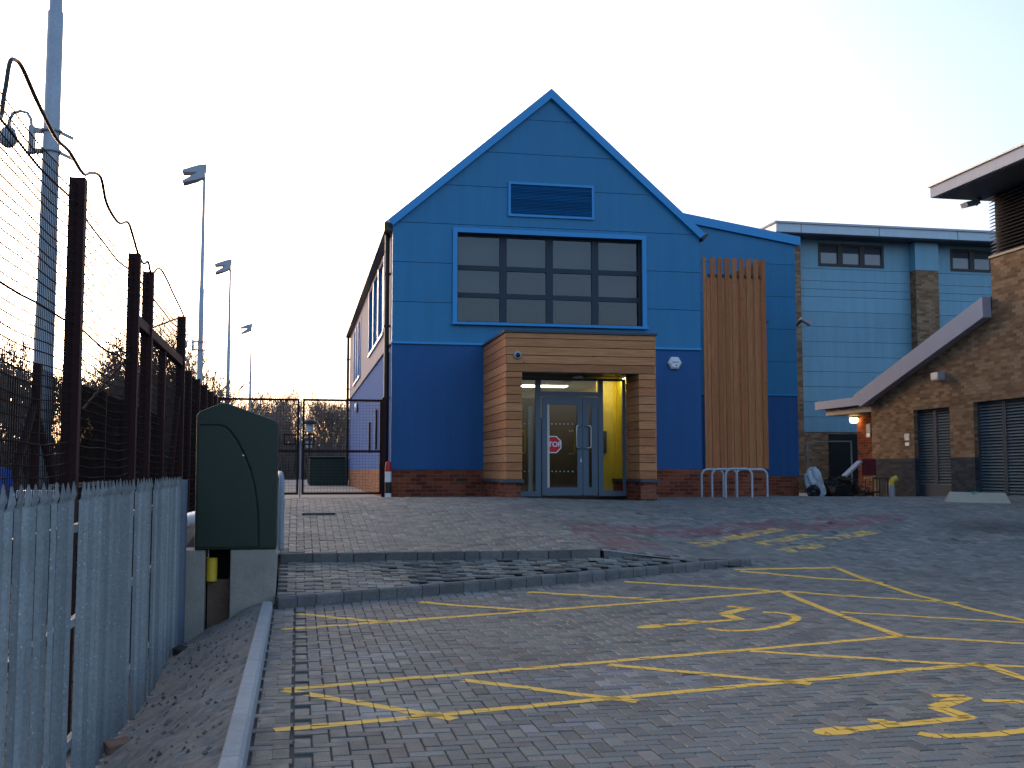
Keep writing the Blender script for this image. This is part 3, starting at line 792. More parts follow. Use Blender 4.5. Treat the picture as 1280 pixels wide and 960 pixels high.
# verges
mb = MB()
for s in (-1, 1):
    ex = XL - .1 if s < 0 else XR + .1; ez = EZ - .04
    d = Vector((APX - ex, 0, APZ + .09 - ez)); n = Vector((-d.z, 0, d.x)).normalized() * (1 if s < 0 else -1)
    p = [Vector((ex, 0, ez)), Vector((APX, 0, APZ + .09)), Vector((APX, 0, APZ + .09 - .21)), Vector((ex, 0, ez)) - n * .15]
    mb.poly([(q.x, q.z) for q in p], 'y', YF - .09, YF + .25)
mb.build('verge_trim', M['trim'], bb)
mb = MB(); mb.poly([(XL - .15, EZ - .02), (APX, APZ + .12), (XR + .15, EZ - .02), (XR + .15, EZ - .12), (APX, APZ + .0), (XL - .15, EZ - .12)], 'y', YF + .25, 40.6)
mb.build('roof', M['roof'], bb)
MB().poly([(XR + .0, EZ - .13), (XR + .16, EZ - .02), (XR + .16, EZ - .09), (XR + .06, EZ - .2)], 'y', YF - .1, YF + .3).build('eave_cap', M['dark'], bb)
# large window
fr = MB(); t = .095
fr.box(W0 - t, W1 + t, YF - .05, YF + .03, WZ1, WZ1 + t); fr.box(W0 - t, W1 + t, YF - .05, YF + .03, WZ0 - t * .6, WZ0)
fr.box(W0 - t, W0, YF - .05, YF + .03, WZ0, WZ1); fr.box(W1, W1 + t, YF - .05, YF + .03, WZ0, WZ1)
win = fr.build('window', M['trim'], bb)
MB().box(W0 - t - .02, W1 + t + .02, YF - .10, YF - .051, WZ0 - t * .65, WZ0 - .015).build('window_sill', M['trim'], win)
mb = MB(); yw0, yw1 = YF + .13, YF + .20
zr = [WZ0, 5.16, 5.74, WZ1]; xs4 = [W0 + (W1 - W0) * i / 4 for i in range(5)]
for i, x in enumerate(xs4):
    w = .035 if i in (0, 4) else .075; mb.box(max(W0, x - w), min(W1, x + w), yw0, yw1, WZ0, WZ1)
for i, z in enumerate(zr):
    w = .035 if i in (0,) else (.05 if i < 3 else .05)
    for k in range(4):
        a = xs4[k] + (.035 if k == 0 else .075); b = xs4[k + 1] - (.035 if k == 3 else .075)
        mb.box(a, b, yw0, yw1, max(WZ0, z - w), min(WZ1, z + w))
mb.build('window_frame', M['frame'], win)
for r_ in range(3):
    for k in range(4):
        a = xs4[k] + (.035 if k == 0 else .075); b = xs4[k + 1] - (.035 if k == 3 else .075); z0 = zr[r_] + (.035 if r_ == 0 else .05); z1 = zr[r_ + 1] - .05
        p = MB().box(a, b, yw0 + .03, yw0 + .04, z0, z1).build('pane', M['winglass'], win)
mb = MB(); mb.box(W0, W1, YF + .42, YF + .44, WZ0, WZ1); mb.build('blind', pane_mat('grey_blind', (.32, .325, .335), .8), win)
mb = MB()
for r_ in range(2):
    for k in range(4):
        if r_ == 1 and k != 2 and k != 1: continue
        cx = (xs4[k] + xs4[k + 1]) / 2; z = zr[r_] + .24; w, h = .33, .19 + .03 * ((k + r_) % 2)
        pts = [(cx + w * math.copysign(abs(math.cos(a)) ** .5, math.cos(a)), z + .03 + h * math.copysign(abs(math.sin(a)) ** .5, math.sin(a))) for a in [q * math.pi / 10 for q in range(20)]]
        mb.poly(pts, 'y', YF + .36, YF + .40)
mb.build('stored_board', pane_mat('stored_board', (.14, .15, .16), .8), win)
mb = MB(); mb.box(W0, W0 + .004, YF + .03, YF + .4, WZ0, WZ1); mb.box(W1 - .004, W1, YF + .03, YF + .4, WZ0, WZ1); mb.box(W0, W1, YF + .2, YF + .4, WZ1 - .004, WZ1 + .002); mb.build('reveal', M['slate'], win)
# louvred vent
ve = MB(); V0, V1, Z0, Z1 = 4.27, 6.14, 6.84, 7.58
for a in ((V0, V1, Z1 - .05, Z1), (V0, V1, Z0, Z0 + .05)): ve.box(a[0], a[1], YF - .04, YF - .002, a[2], a[3])
ve.box(V0, V0 + .05, YF - .04, YF - .002, Z0 + .05, Z1 - .05); ve.box(V1 - .05, V1, YF - .04, YF - .002, Z0 + .05, Z1 - .05)
vent = ve.build('louvre_vent', M['trim'], bb)
mb = MB(); n = 20
for i in range(n):
    z = Z0 + .05 + (Z1 - Z0 - .1) * (i + .5) / n; mb.obox((5.205, YF - .016, z), ((V1 - V0) / 2 - .05, 0, 0), (0, .012, .010), (0, -.003, .004))
mb.build('slats', plain('vent_slat_blue', (.012, .14, .34), .5, var=.05, rnd=.2), vent)
# left side wall
mb = MB()
wins = [(24.0, 29.2, 4.58, 6.30), (33.2, 37.2, 4.42, 6.2)]; ys = [YF, 24.0, 29.2, 33.2, 37.2, 40.5]
mb.box(XL, XL + .1, YF + .1, 24.0, 4.13, EZ - .1); mb.box(XL, XL + .1, 29.2, 33.2, 4.13, EZ - .1); mb.box(XL, XL + .1, 37.2, 40.5, 4.13, EZ - .1)
for a, b, z0, z1 in wins: mb.box(XL, XL + .1, a, b, 4.13, z0); mb.box(XL, XL + .1, a, b, z1, EZ - .1)
mb.build('side_cladding', M['silver'], bb)
MB().box(XL - .03, XL + .02, YF + .1, 40.5, 4.09, 4.14).build('side_band', M['silver'], bb)
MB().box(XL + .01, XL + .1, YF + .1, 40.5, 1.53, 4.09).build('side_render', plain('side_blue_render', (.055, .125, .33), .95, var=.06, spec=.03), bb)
MB().box(XL, XL + .2, YF + .2, 40.5, .6, 1.53).build('side_plinth', M['sidelitbrick'], bb)
for (a, b, z0, z1), n in zip(wins, (3, 3)):
    mb = MB(); n_ = n
    for i in range(n_ + 1):
        y = a + (b - a) * i / n_; mb.box(XL - .03, XL + .05, max(a, y - .06), min(b, y + .06), z0, z1)
    mb.box(XL - .05, XL + .05, a, b, z0 - .06, z0); o = mb.build('side_window', M['trim'], bb)
    MB().box(XL + .055, XL + .065, a, b, z0, z1).build('pane', plain('blue_pane', (.02, .12, .33), .25), o)
MB().box(XL - .17, XL - .0, YF + .05, 40.6, EZ - .24, EZ - .08).build('gutter', M['brown'], bb)
for y in (22.45, 40.3):
    mb = MB().tube([(XL - .075, y, EZ - .2), (XL - .075, y, .95)], .052, 8); p = mb.build('downpipe', M['dark'], bb)
    for z in (5.6, 4.5, 3.0): MB().box(XL - .14, XL, y - .06, y + .06, z - .02, z + .02).build('bracket', M['dark'], p)
MB().box(XL - .05, XL + .02, YF + .75, YF + 1.1, 1.0, 4.0).build('service_riser', M['dark'], bb)
for y, z0, z1 in ((25.9, 2.0, 2.95), (28.3, 1.95, 2.75)): MB().tube([(XL - .03, y, z0), (XL - .03, y, z1)], .03, 6).build('conduit', M['dark'], bb)
mb = MB(); mb.box(XR - .1, XR, YF + .2, 40, .6, EZ - .1); mb.box(XL, XR, 40.4, 40.5, .6, EZ); mb.build('rear_wall', M['navy'], bb)
# right-hand wing, set back
YW = 25.0; WR = 12.22
def wz(x): return 7.68 - .152 * (x - 9.64)
mb = MB(); zs = [3.38, 4.2, 5.02, 5.84, 6.66, 8.2]
for z0, z1 in zip(zs, zs[1:]):
    if z1 < 7: mb.box(XR - .4, WR, YW, YW + .1, z0 + .004, z1 - .004)
    else: mb.poly([(XR - .4, z0 + .004), (WR, z0 + .004), (WR, wz(WR)), (XR - .4, wz(XR - .4))], 'y', YW, YW + .1)
mb.build('wing_cladding', M['blue'], bb)
MB().box(XR - .4, WR - .01, YW + .11, YW + .2, .6, 7.25).build('wing_backing', M['recess'], bb)
MB().box(XR - .4, WR, YW + .01, YW + .1, 1.36, 3.36).build('wing_render', M['navy'], bb)
MB().box(XR - .4, WR - .02, YW + .015, YW + .105, .5, 1.355).build('wing_plinth', M['redbrick'], bb)
MB().box(XR - .4, WR + .01, YW - .02, YW + .05, 3.355, 3.385).build('wing_band', M['trim'], bb)
mb = MB(); mb.poly([(XR - .6, wz(XR - .6) + .1), (WR + .12, wz(WR + .12) + .1), (WR + .12, wz(WR + .12) - .12), (XR - .6, wz(XR - .6) - .12)], 'y', YW - .08, YW + .2); mb.build('wing_verge', M['trim'], bb)
mb = MB(); mb.box(WR - .1, WR, YW + .1, 29, .5, 7.2); mb.build('wing_side_wall', M['navy'], bb)
MB().box(XR - .12, XR - .02, YF + .2, YW, .6, 6.6).build('return_wall', M['blue'], bb)
MB().box(10.0 - .1, 10.0, YF + .2, YW, .6, 1.5).build('screen_plinth', M['redbrick'], bb)
MB().box(11.38, 11.48, YW - .06, YW - .002, 5.2, 5.75).build('wall_box', M['blue'], bb)
# timber slat screen
scn = thing('timber_screen', (9.3, 21.95, 1.5), 'tall screen of vertical cedar slats right of the porch', 'screen')
n = 9
for i in range(n):
    x = 8.575 + (10.02 - .105 - 8.575) * i / (n - 1)
    MB().box(x, x + (.07 if i == 0 else .108), YF - .045, YF - .02, 1.535, 6.13).build('slat', M['slat'], scn)
mb = MB()
for i in range(n - 1):
    x = 8.575 + .08 + (10.02 - .105 - 8.575) * i / (n - 1) + .015; mb.box(x - .012, x + .12, YF - .026, YF - .004, 1.535, 5.72)
mb.build('backing_slats', M['slat'], scn)
mb = MB()
for i in range(9):
    y = YF + .02 + i * .165; mb.box(9.98, 10.02, y, y + .11, 1.535, 6.13)
    mb.box(9.955, 9.978, y + .09, y + .18, 1.535, 5.72)
mb.build('side_slats', M['slat'], scn)
mb = MB()
for i in range(n - 1):
    x = 8.575 + .11 + (10.02 - .105 - 8.575) * i / (n - 1) + .005; mb.box(x, x + .045, YF - .06, YF - .03, 5.70, 5.76)
mb.build('fixing_brackets', M['dark'], scn)
# porch
po = MB(); o0, o1, oz = 4.06, 6.32, 3.32            # opening
bh = .157; z = 1.34; gap = .012
while z < PZ - .02:
    z1 = min(z + bh - gap, PZ - .01)
    if z1 > oz and z < oz: z1 = oz if oz - z > .05 else z1
    if z >= oz - .03:
        po.box(PX0 + .022, PX1 - .022, PY, PY + .03, z, z1)
    else:
        po.box(PX0 + .022, o0, PY, PY + .03, z, z1); po.box(o1, PX1 - .022, PY, PY + .03, z, z1)
        po.box(o1, o1 + .02, PY + .03, PY + .84, z, z1); po.box(o0 - .02, o0, PY + .03, PY + 1.5, z, z1)
    po.box(PX0, PX0 + .022, PY, YF, z, z1); po.box(PX1 - .022, PX1, PY, YF, z, z1)
    z = z1 + gap
porch = po.build('porch', M['board'], bb)
mb = MB(); mb.box(PX0 + .03, o0 - .03, PY + .035, PY + 1.5, 1.0, PZ); mb.box(o1 + .03, PX1 - .03, PY + .035, PY + .86, 1.0, PZ); mb.box(6.48, PX1 - .03, PY + .86, PY + 1.5, 1.0, PZ); mb.box(o0 - .03, o1 + .03, PY + .035, PY + .2, oz + .02, PZ)
mb.box(PX0 + .03, PX1 - .03, PY + 1.5, YF, PZ - .1, PZ); mb.box(PX0 + .03, PX0 + .08, PY + 1.5, YF, 1.0, PZ - .1); mb.box(PX1 - .08, PX1 - .03, PY + 1.5, YF, 1.0, PZ - .1); mb.build('porch_core', M['recess'], porch)
MB().box(PX0 - .03, PX1 + .03, PY - .03, YF - .002, PZ, PZ + .045).build('porch_coping', M['slate'], porch)
mb = MB(); mb.box(o0 - .0, o1, PY + .01, PY + 1.4, oz, oz + .02); mb.build('soffit', M['dark'], porch)
mb = MB(); mb.box(PX0 - .01, o0 - .025, PY + .02, YF - .003, .7, 1.27); mb.build('porch_plinth', M['redbrick'], porch); mb = MB(); mb.box(o1 + .025, PX1 + .01, PY + .02, YF - .003, .7, 1.27); mb.build('porch_plinth', M['redbrick'], porch)
mb = MB(); mb.cbox(PX0 - .05, o0 + .03, PY - .05, YF - .004, 1.275, 1.335, .008); mb.cbox(o1 - .0, PX1 + .06, PY - .05, YF - .004, 1.275, 1.335, .008); mb.build('porch_ledge', M['slate'], porch)
MB().lathe([(0, .0), (.1, .0), (.1, .03), (.07, .05), (0, .055)], (5.25, PY + .45, oz - .055), 16).build('soffit_light', M['lampglass'], porch)
# entrance screen and doors
YD = PY + .85; zb, zt = 1.0, 3.30
ds = MB()
def fbox(x0, x1, z0, z1, mb=None, y0=0, y1=.06): (mb or ds).box(x0, x1, YD + y0, YD + y1, z0, z1)
for a, b in ((4.06, 4.12), (4.50, 4.61), (5.76, 5.86), (6.26, 6.32)): fbox(a, b, zb, zt)
fbox(4.12, 4.50, zt - .05, zt); fbox(4.61, 5.76, zt - .05, zt); fbox(5.86, 6.26, zt - .05, zt); fbox(4.61, 5.76, 2.94, 3.03)
fbox(4.12, 4.50, zb, zb + .1); fbox(5.86, 6.26, zb, zb + .1)
ent = ds.build('entrance_screen', M['doorblue'], bb)
for a, b, z0, z1 in ((4.12, 4.50, zb + .1, zt - .05), (4.61, 5.76, 3.03, zt - .05), (5.86, 6.26, zb + .1, zt - .05)):
    MB().box(a, b, YD + .03, YD + .036, z0, z1).build('pane', M['glass'], ent)
def leaf(x0, x1, g0, g1):
    mb = MB(); mb.box(x0, g0, YD - .012, YD + .045, zb + .02, 2.93); mb.box(g1, x1, YD - .012, YD + .045, zb + .02, 2.93)
    mb.box(g0, g1, YD - .012, YD + .045, zb + .02, 1.17); mb.box(g0, g1, YD - .012, YD + .045, 2.78, 2.93)
    d = mb.build('door', M['doorblue'], bb); MB().box(g0, g1, YD + .012, YD + .018, 1.17, 2.78).build('pane', M['glass'], d); return d
d1 = leaf(4.63, 5.435, 4.73, 5.33); d2 = leaf(5.445, 5.74, 5.56, 5.62)
def pull(d, x, s, y0=-.012, mat='steel'):
    dx = -s * .02
    MB().tube([(x + s * .07, YD + y0, 2.37), (x + s * .06, YD + y0 - .05, 2.37), (x + dx, YD + y0 - .065, 2.36), (x + dx - s * .01, YD + y0 - .065, 2.32), (x + dx - s * .01, YD + y0 - .065, 1.97), (x + dx, YD + y0 - .065, 1.94), (x + s * .06, YD + y0 - .05, 1.93), (x + s * .07, YD + y0, 1.93)], .013, 8).build('handle', M[mat], d)
pull(d1, 5.33, 1); pull(d2, 5.56, -1)
MB().lathe([(0, -.015), (.014, -.015), (.014, 0)], (5.40, YD - .012, 1.74), 10, 'y').build('lock', M['steel'], d1)
MB().box(5.39, 5.41, YD - .02, YD - .012, 1.66, 1.72).build('lock_plate', M['white'], d1)
mb = MB()
for z in (2.40, 1.48):
    for x in (4.83, 4.91, 4.99, 5.07, 5.15, 5.24): MB().lathe([(0, -.001), (.012, -.001), (.012, .0005)], (x, YD + .010, z), 8, 'y').build('glass_dot', M['white'], d1)
mb = MB()
for z in (2.40, 1.48):
    for x in (4.20, 4.29, 4.38): MB().lathe([(0, -.001), (.012, -.001), (.012, .0005)], (x, YD + .028, z), 8, 'y').build('glass_dot', M['white'], ent)
# lobby behind the glass
lobby = MB().box(4.0, 6.6, YD + .08, 25, .97, 1.0).build('lobby_floor', M['lobbyfloor'], bb)
mb = MB(); mb.box(4.0, 6.6, YD + .08, 25, 3.36, 3.40); mb.build('lobby_ceiling', M['cream'], bb)
mb = MB(); mb.box(6.42, 6.46, YD + .08, 25, 1.0, 3.36); mb.box(6.0, 6.42, YD + 1.0, YD + 1.04, 1.0, 3.36); mb.build('lobby_wall', M['yellowwall'], bb)
mb = MB(); mb.box(3.98, 4.02, YD + .08, 25, 1.0, 3.36); mb.box(4.0, 6.5, 24.9, 25, 1.0, 3.36); mb.build('lobby_wall', M['cream'], bb)
ip = MB(); yi = YD + 1.5                              # inner door screen
ip.box(4.02, 4.45, yi, yi + .06, 1.0, 2.5, .2); ip.box(4.5, 4.88, yi, yi + .05, 1.0, 3.0, .5); ip.box(5.18, 6.41, yi + .3, yi + .35, 1.0, 2.9, .3); ip.box(4.9, 5.16, yi + .1, yi + .16, 1.0, 2.6, .4)
ip.build('inner_door', M['tan'], bb)
MB().box(4.732, 4.775, YD - .008, YD + .003, 1.172, 2.778).build('glazing_strip', M['cream'], d1)
MB().box(4.39, 4.48, YD + .14, YD + .2, 1.1, 2.75).build('inner_post', M['cream'], bb)
mb = MB(); 
for x in (5.21, 4.21): mb.tube([(x + .0, YD + .2, 2.27), (x + .1, YD + .2, 2.27), (x + .12, YD + .2, 2.24), (x + .12, YD + .2, 1.86), (x + .1, YD + .2, 1.83), (x, YD + .2, 1.83)], .012, 6)
mb.build('handle_reflection', M['yellowp'], bb)  # added tubes shaped as handle reflections in the glass
MB().box(6.14, 6.21, YD + .97, YD + .998, 1.85, 2.3).build('keypad', M['dark'], bb)
for (x0, x1, y0, y1) in ((4.7, 5.3, YD + .5, YD + .62), (5.45, 5.7, YD + .9, YD + 1.0), (4.15, 4.4, YD + .6, YD + .7), (4.5, 5.8, YD + 2.6, YD + 2.9), (5.88, 6.38, YD + .1, YD + .6)):
    MB().box(x0, x1, y0, y1, 3.335, 3.358).build('ceiling_light_and_fill', M['ceilfill'] if x0 > 5.8 else M['ceil'], bb)  # last panel is an added fill that brightens the yellow wall
# STOP sign inside the glass
def text_mesh(body, size, depth=.002):
    cu = bpy.data.curves.new('t', 'FONT'); cu.body = body; cu.size = size; cu.extrude = depth; cu.align_x = 'CENTER'; cu.align_y = 'CENTER'; cu.offset = .003
    o = bpy.data.objects.new('t', cu); COL.objects.link(o)
    dg = bpy.context.evaluated_depsgraph_get(); me = bpy.data.meshes.new_from_object(o.evaluated_get(dg)); bpy.data.objects.remove(o); return me
SX, SZ, SY_, SR = 4.85, 2.0, YD + .007, .18
stop = thing('stop_sign', (SX, SY_, SZ), 'red octagonal STOP sign with white border inside the glazed door', 'sign')
oc = lambda r: [(SX + r * math.cos(math.pi / 8 + k * math.pi / 4), SZ + r * math.sin(math.pi / 8 + k * math.pi / 4)) for k in range(8)]
MB().poly(oc(SR), 'y', SY_ + .001, SY_ + .004).build('border', M['white'], stop)
MB().poly(oc(SR * .88), 'y', SY_ - .001, SY_ + .0005).build('panel', M['red'], stop)
me = text_mesh('STOP', .135, .0005); me.materials.clear(); me.materials.append(M['white']); o = bpy.data.objects.new('lettering', me); COL.objects.link(o); o.parent = stop; o.location = (0, -.002, 0); o.rotation_euler = (R(90), 0, 0)

# fittings on the facade
al = thing('alarm_box', (7.91, YF, 3.8), 'white hexagonal alarm box on the deep blue wall', 'alarm')
hx = lambda r, s=1: [(7.91 + r * math.cos(k * math.pi / 3) * s, 3.8 + r * math.sin(k * math.pi / 3) * .95) for k in range(6)]
mb = MB(); A, B = hx(.155), hx(.115); vs = [(x, YF + .01, z) for x, z in A] + [(x, YF - .05, z) for x, z in A] + [(x, YF - .085, z) for x, z in B]
mb.add(vs, [tuple(range(12, 18))] + [(k * 6 + i, k * 6 + (i + 1) % 6, k * 6 + 6 + (i + 1) % 6, k * 6 + 6 + i) for k in (0, 1) for i in range(6)]); mb.build('casing', M['white'], al)
mb = MB(); mb.box(7.83, 7.99, YF - .089, YF - .086, 3.795, 3.83); mb.build('lettering_band', plain('faint_grey_print', (.42, .45, .48), .5), al)
MB().lathe([(0, -.012), (.014, -.012), (.014, 0)], (7.93, YF - .086, 3.745), 10, 'y').build('sounder', M['dark'], al)
def dome(name, loc, label, cat):
    t = thing(name, loc, label, cat); x, y, z = loc
    MB().lathe([(0, 0), (.075, 0), (.075, -.03), (.06, -.05), (.045, -.055)], (x, y, z), 18, 'y').build('housing', M['greyp'], t)
    MB().lathe([(.045, -.05), (.04, -.075), (.025, -.092), (.0, -.1)], (x, y, z), 14, 'y').build('lens', M['lens'], t); return t
dome('dome_camera', (3.97, PY - .002, 3.63), 'small round dome camera on the porch front boards', 'camera')
t = thing('bulkhead_light', (PX1, 20.6, 3.62), 'white round bulkhead light on the right side of the porch', 'light')
MB().lathe([(.1, 0), (.1, .02), (.085, .02)], (PX1, 20.6, 3.62), 16, 'x').build('base', M['greyp'], t)
MB().lathe([(.09, .018), (.088, .05), (.06, .085), (0, .1)], (PX1, 20.6, 3.62), 16, 'x').build('diffuser', M['white'], t)
t = thing('bulkhead_light', (XL, 34.8, 3.5), 'pale oval wall light on the left side wall seen over the gate', 'light')
MB().lathe([(.0, -.1), (.12, -.09), (.16, -.03), (.16, .0)], (XL, 34.8, 3.5), 14, 'x').build('diffuser', M['white'], t)
MB().lathe([(.17, -.03), (.17, .0)], (XL, 34.8, 3.5), 14, 'x').build('base', M['dark'], t)
t = thing('security_floodlight', (WR, YW, 5.25), 'small dark floodlight on the right edge of the blue wing', 'floodlight')
MB().bar((WR, YW + .05, 5.1), (WR + .12, YW - .05, 5.25), .05).build('arm', M['dark'], t)
MB().obox((WR + .2, YW - .1, 5.22), (.13, 0, -.07), (0, .08, 0), (.02, 0, .035)).build('head', M['greyp'], t)
# bollard
bo = thing('bollard', (1.78, 21.75, .95), 'red topped black and white bollard at the corner of the building', 'bollard')
x, y, g0 = 1.78, 21.75, ground(1.78, 21.75)
for nm, a, b, m in (('band', -.1, .10, 'white'), ('band', .10, .32, 'blackp'), ('band', .32, .53, 'white')): MB().tube([(x, y, g0 + a), (x, y, g0 + b)], .065, 16).build(nm, M[m], bo)
MB().lathe([(.066, .53), (.066, .64), (.05, .72), (.02, .74), (0, .745)], (x, y, g0), 16).build('cap', M['redp'], bo)

# cycle stands
def stand(x0, x1, y, label, ztop=None):
    g0 = ground(x0, y) - .05; zt = ztop or g0 + .62; r = .13
    t = thing('cycle_stand', ((x0 + x1) / 2, y, g0 + .05), label, 'cycle stand', 'galvanised cycle stands')
    pts = [(x0, y, g0), (x0, y, zt - r)] + [(x0 + r - r * math.cos(a), y, zt - r + r * math.sin(a)) for a in (.4, .8, 1.2, 1.57)] + [(x1 - r + r * math.sin(a), y, zt - r + r * math.cos(a)) for a in (0, .4, .8, 1.2)] + [(x1, y, zt - r), (x1, y, g0)]
    MB().tube(pts, .026, 8).build('hoop', M['galvpole'], t)
def xat(u, y): d = ray(u, 600); return d[0] / d[1] * y
for u0, u1, y, lab in ((877, 904, 21.2, 'leftmost metal cycle stand hoop in front of the timber screen'), (890, 921, 20.9, 'cycle stand hoop overlapping its left neighbour below the slats'),
                       (907, 940, 20.5, 'nearest cycle stand hoop in the middle of the row'), (920, 959, 21.3, 'rightmost metal cycle stand hoop at the end of the brick plinth')):
    stand(xat(u0, y), xat(u1, y), y, lab)

# ------------------------------------------------------------------ pale blue hall
YH = 32.0
hl = thing('sports_hall', (20, YH, .9), 'pale blue clad hall with high strip windows behind the forecourt', 'building')
hw = [(16.45, 18.78), (21.2, 23.6)]; hz0, hz1 = 8.10, 8.86
zs = [2.72 + .487 * k for k in range(10)] + [7.35, 7.62, 8.02, 9.0]
mb = MB()
for z0, z1 in zip(zs, zs[1:]):
    rr = random.random()
    if z1 < 8.1: mb.box(14.8, 30, YH, YH + .1, z0 + .006, z1 - .006, rr)
    else:
        mb.box(14.8, 30, YH, YH + .1, z0 + .006, hz0, rr); mb.box(14.8, 30, YH, YH + .1, hz1, z1 - .006, rr)
        for a, b in ((14.8, 16.45), (18.78, 21.2), (23.6, 30)): mb.box(a, b, YH, YH + .1, hz0, hz1, rr)
mb.build('cladding', M['hall'], hl)
MB().box(14.8, 30, YH + .11, YH + .2, .5, 8.0).build('backing_wall', M['recess'], hl)
MB().box(14.8, 30, YH + .01, YH + .105, .4, 2.71).build('brick_base', M['buffbrick'], hl)
MB().box(14.8, 16.7, YH - .01, YH + .05, .4, 1.15).build('plinth', M['darkbrick'], hl)
MB().box(16.68, 19.5, YH - .02, YH + .08, .5, 2.66).build('doorway_shade', M['recess'], hl)  # near-black slab: the opening's shade put into its colour
for a, b in hw:
    mb = MB(); n = 3
    for i in range(n + 1):
        x = a + (b - a) * i / n; mb.box(max(a, x - .09), min(b, x + .09), YH - .01, YH + .08, hz0, hz1)
    for i in range(n):
        x0 = a + (b - a) * i / n + .09; x1 = a + (b - a) * (i + 1) / n - .09
        mb.box(x0, x1, YH - .01, YH + .08, hz0, hz0 + .1); mb.box(x0, x1, YH - .01, YH + .08, hz1 - .08, hz1)
    o = mb.build('window', M['dark'], hl)
    for i in range(n):
        x0 = a + (b - a) * i / n + .09; x1 = a + (b - a) * (i + 1) / n - .09
        MB().box(x0, x1, YH + .04, YH + .05, hz0 + .1, hz1 - .08).build('pane', M['hallpane'], o)
        MB().box(x0, x1, YH + .03, YH + .036, hz1 - .30, hz1 - .08).build('blind', M['frame'], o)
for a, b, top in ((15.15, 15.66, 8.72), (19.70, 20.52, 8.02)):
    MB().box(a, b, YH - .35, YH - .002, .4, top).build('brick_pier', M['buffbrick'], hl)
MB().box(19.70, 20.54, YH - .35, YH - .002, 8.03, 8.95).build('pier_cladding', M['hall'], hl)
mb = MB(); mb.box(14.66, 30, YH - .75, 46, 9.0, 9.27); mb.build('roof_edge', M['halltrim'], hl)
MB().box(14.62, 30, YH - .8, 46, 9.275, 9.34).build('roof_cap', M['fascia'], hl)
MB().box(14.9, 30, YH - .7, YH, 8.965, 8.995).build('soffit', M['slate'], hl)
mb = MB()
for x in (15.5, 18.2, 21.0, 23.8): mb.box(x, x + .015, YH - .756, YH - .745, 9.0, 9.27)
mb.build('fascia_joint', M['frame'], hl)
MB().box(14.9, 15, YH + .2, 45, .4, 9.0).build('side_wall', M['hall'], hl)

# ------------------------------------------------------------------ brown brick building on the right
XW = 15.0
br = thing('brick_building', (XW, 22, .9), 'brown brick service building with sloping roof edge and louvred doors', 'building')
def W(y0, y1, z0, z1, mb): mb.box(XW, XW + .3, y0, y1, z0, z1)
sd = (22.87, 24.38, .80, 2.99); ld = (18.2, 21.95, .85, 3.04)
mb = MB(); W(24.38, 26.25, 1.80, 3.0, mb); W(21.95, 22.87, 1.80, 3.04, mb); W(17, 18.2, 1.8, 3.04, mb)
W(22.87, 24.38, 2.99, 3.04, mb); W(24.38, 26.25, 3.0, 3.04, mb)
mb.poly([(17, 3.04), (26.25, 3.04), (26.25, 3.4), (21.15, 5.05), (21.15, 6.2), (17, 6.2)], 'x', XW, XW + .3)
mb.build('brick_wall', M['buffbrick'], br)
mb = MB()
for a, b in ((24.38, 26.25), (21.95, 22.87), (17, 18.2)): MB().box(XW - .004, XW + .296, a, b, .3, 1.798).build('brick_plinth', M['darkbrick'], br)
def louvre_door(y0, y1, z0, z1, nleaf, kick):
    f = MB(); x0, x1 = XW + .10, XW + .16; L = (y1 - y0) / nleaf
    for k in range(nleaf):
        a, b = y0 + k * L, y0 + (k + 1) * L
        f.box(x0, x1, a + .004, a + .06, z0, z1); f.box(x0, x1, b - .06, b - .004, z0, z1); f.box(x0, x1, a + .06, b - .06, z1 - .06, z1); f.box(x0, x1, a + .06, b - .06, z0, z0 + kick)
    d = f.build('louvre_door', M['frame'], br)
    for k in range(nleaf):
        a, b = y0 + k * L + .06, y0 + (k + 1) * L - .06; s = MB(); n = int((z1 - .06 - z0 - kick) / .068)
        for i in range(n):
            z = z0 + kick + (z1 - .06 - z0 - kick) * (i + .5) / n; s.obox((x0 + .03, (a + b) / 2, z), (.026, 0, .026), (0, (b - a) / 2, 0), (-.003, 0, .003))
        s.build('louvre_slats', M['louvre'], d)
    MB().box(x1 + .06, x1 + .08, y0, y1, z0, z1).build('door_backing', M['recess'], d)
louvre_door(*sd, 2, .35); louvre_door(*ld, 4, .08)
for (y0, y1, z0, z1) in (sd, ld):
    pass
mb = MB(); s0, s1 = 17, 21.13; n = 17
for i in range(n):
    z = 6.24 + (7.56 - 6.24) * (i + .5) / n; mb.obox((XW + .05, (s0 + s1) / 2, z), (.05, 0, .028), (0, (s1 - s0) / 2, 0), (-.004, 0, .006))
mb.build('louvre_band', M['louvredark'], br)
MB().box(XW + .14, XW + .2, s0, s1, 6.2, 7.6).build('louvre_backing', M['recess'], br)
MB().box(XW - .03, XW + .12, s0, s1 + .04, 6.185, 6.235).build('louvre_sill', M['dark'], br)
MB().box(13.9, 22, 16, 21.65, 7.62, 7.86).build('roof_fascia', M['fascia'], br)
MB().box(13.86, 22, 15.9, 21.7, 7.864, 7.90).build('roof_cap', M['greyp'], br)
MB().box(14.0, XW + .1, 16.2, 21.55, 7.59, 7.617).build('soffit', M['slate'], br)
MB().poly([(21.17, 5.33), (26.95, 3.52), (26.6, 3.20), (21.17, 4.87)], 'x', XW - .22, XW - .01).build('bargeboard', M['lilac'], br)
MB().poly([(21.17, 5.345), (26.95, 3.535), (26.95, 3.50), (21.17, 5.31)], 'x', XW - .01, 20).build('lean_to_roof', M['roof'], br)
MB().box(14.93, 18, 26.28, 29.45, 3.27, 3.50).build('canopy', M['lilac'], br)
MB().box(15.1, 17.9, 26.3, 29.1, 3.08, 3.267).build('canopy_soffit', M['slate'], br)
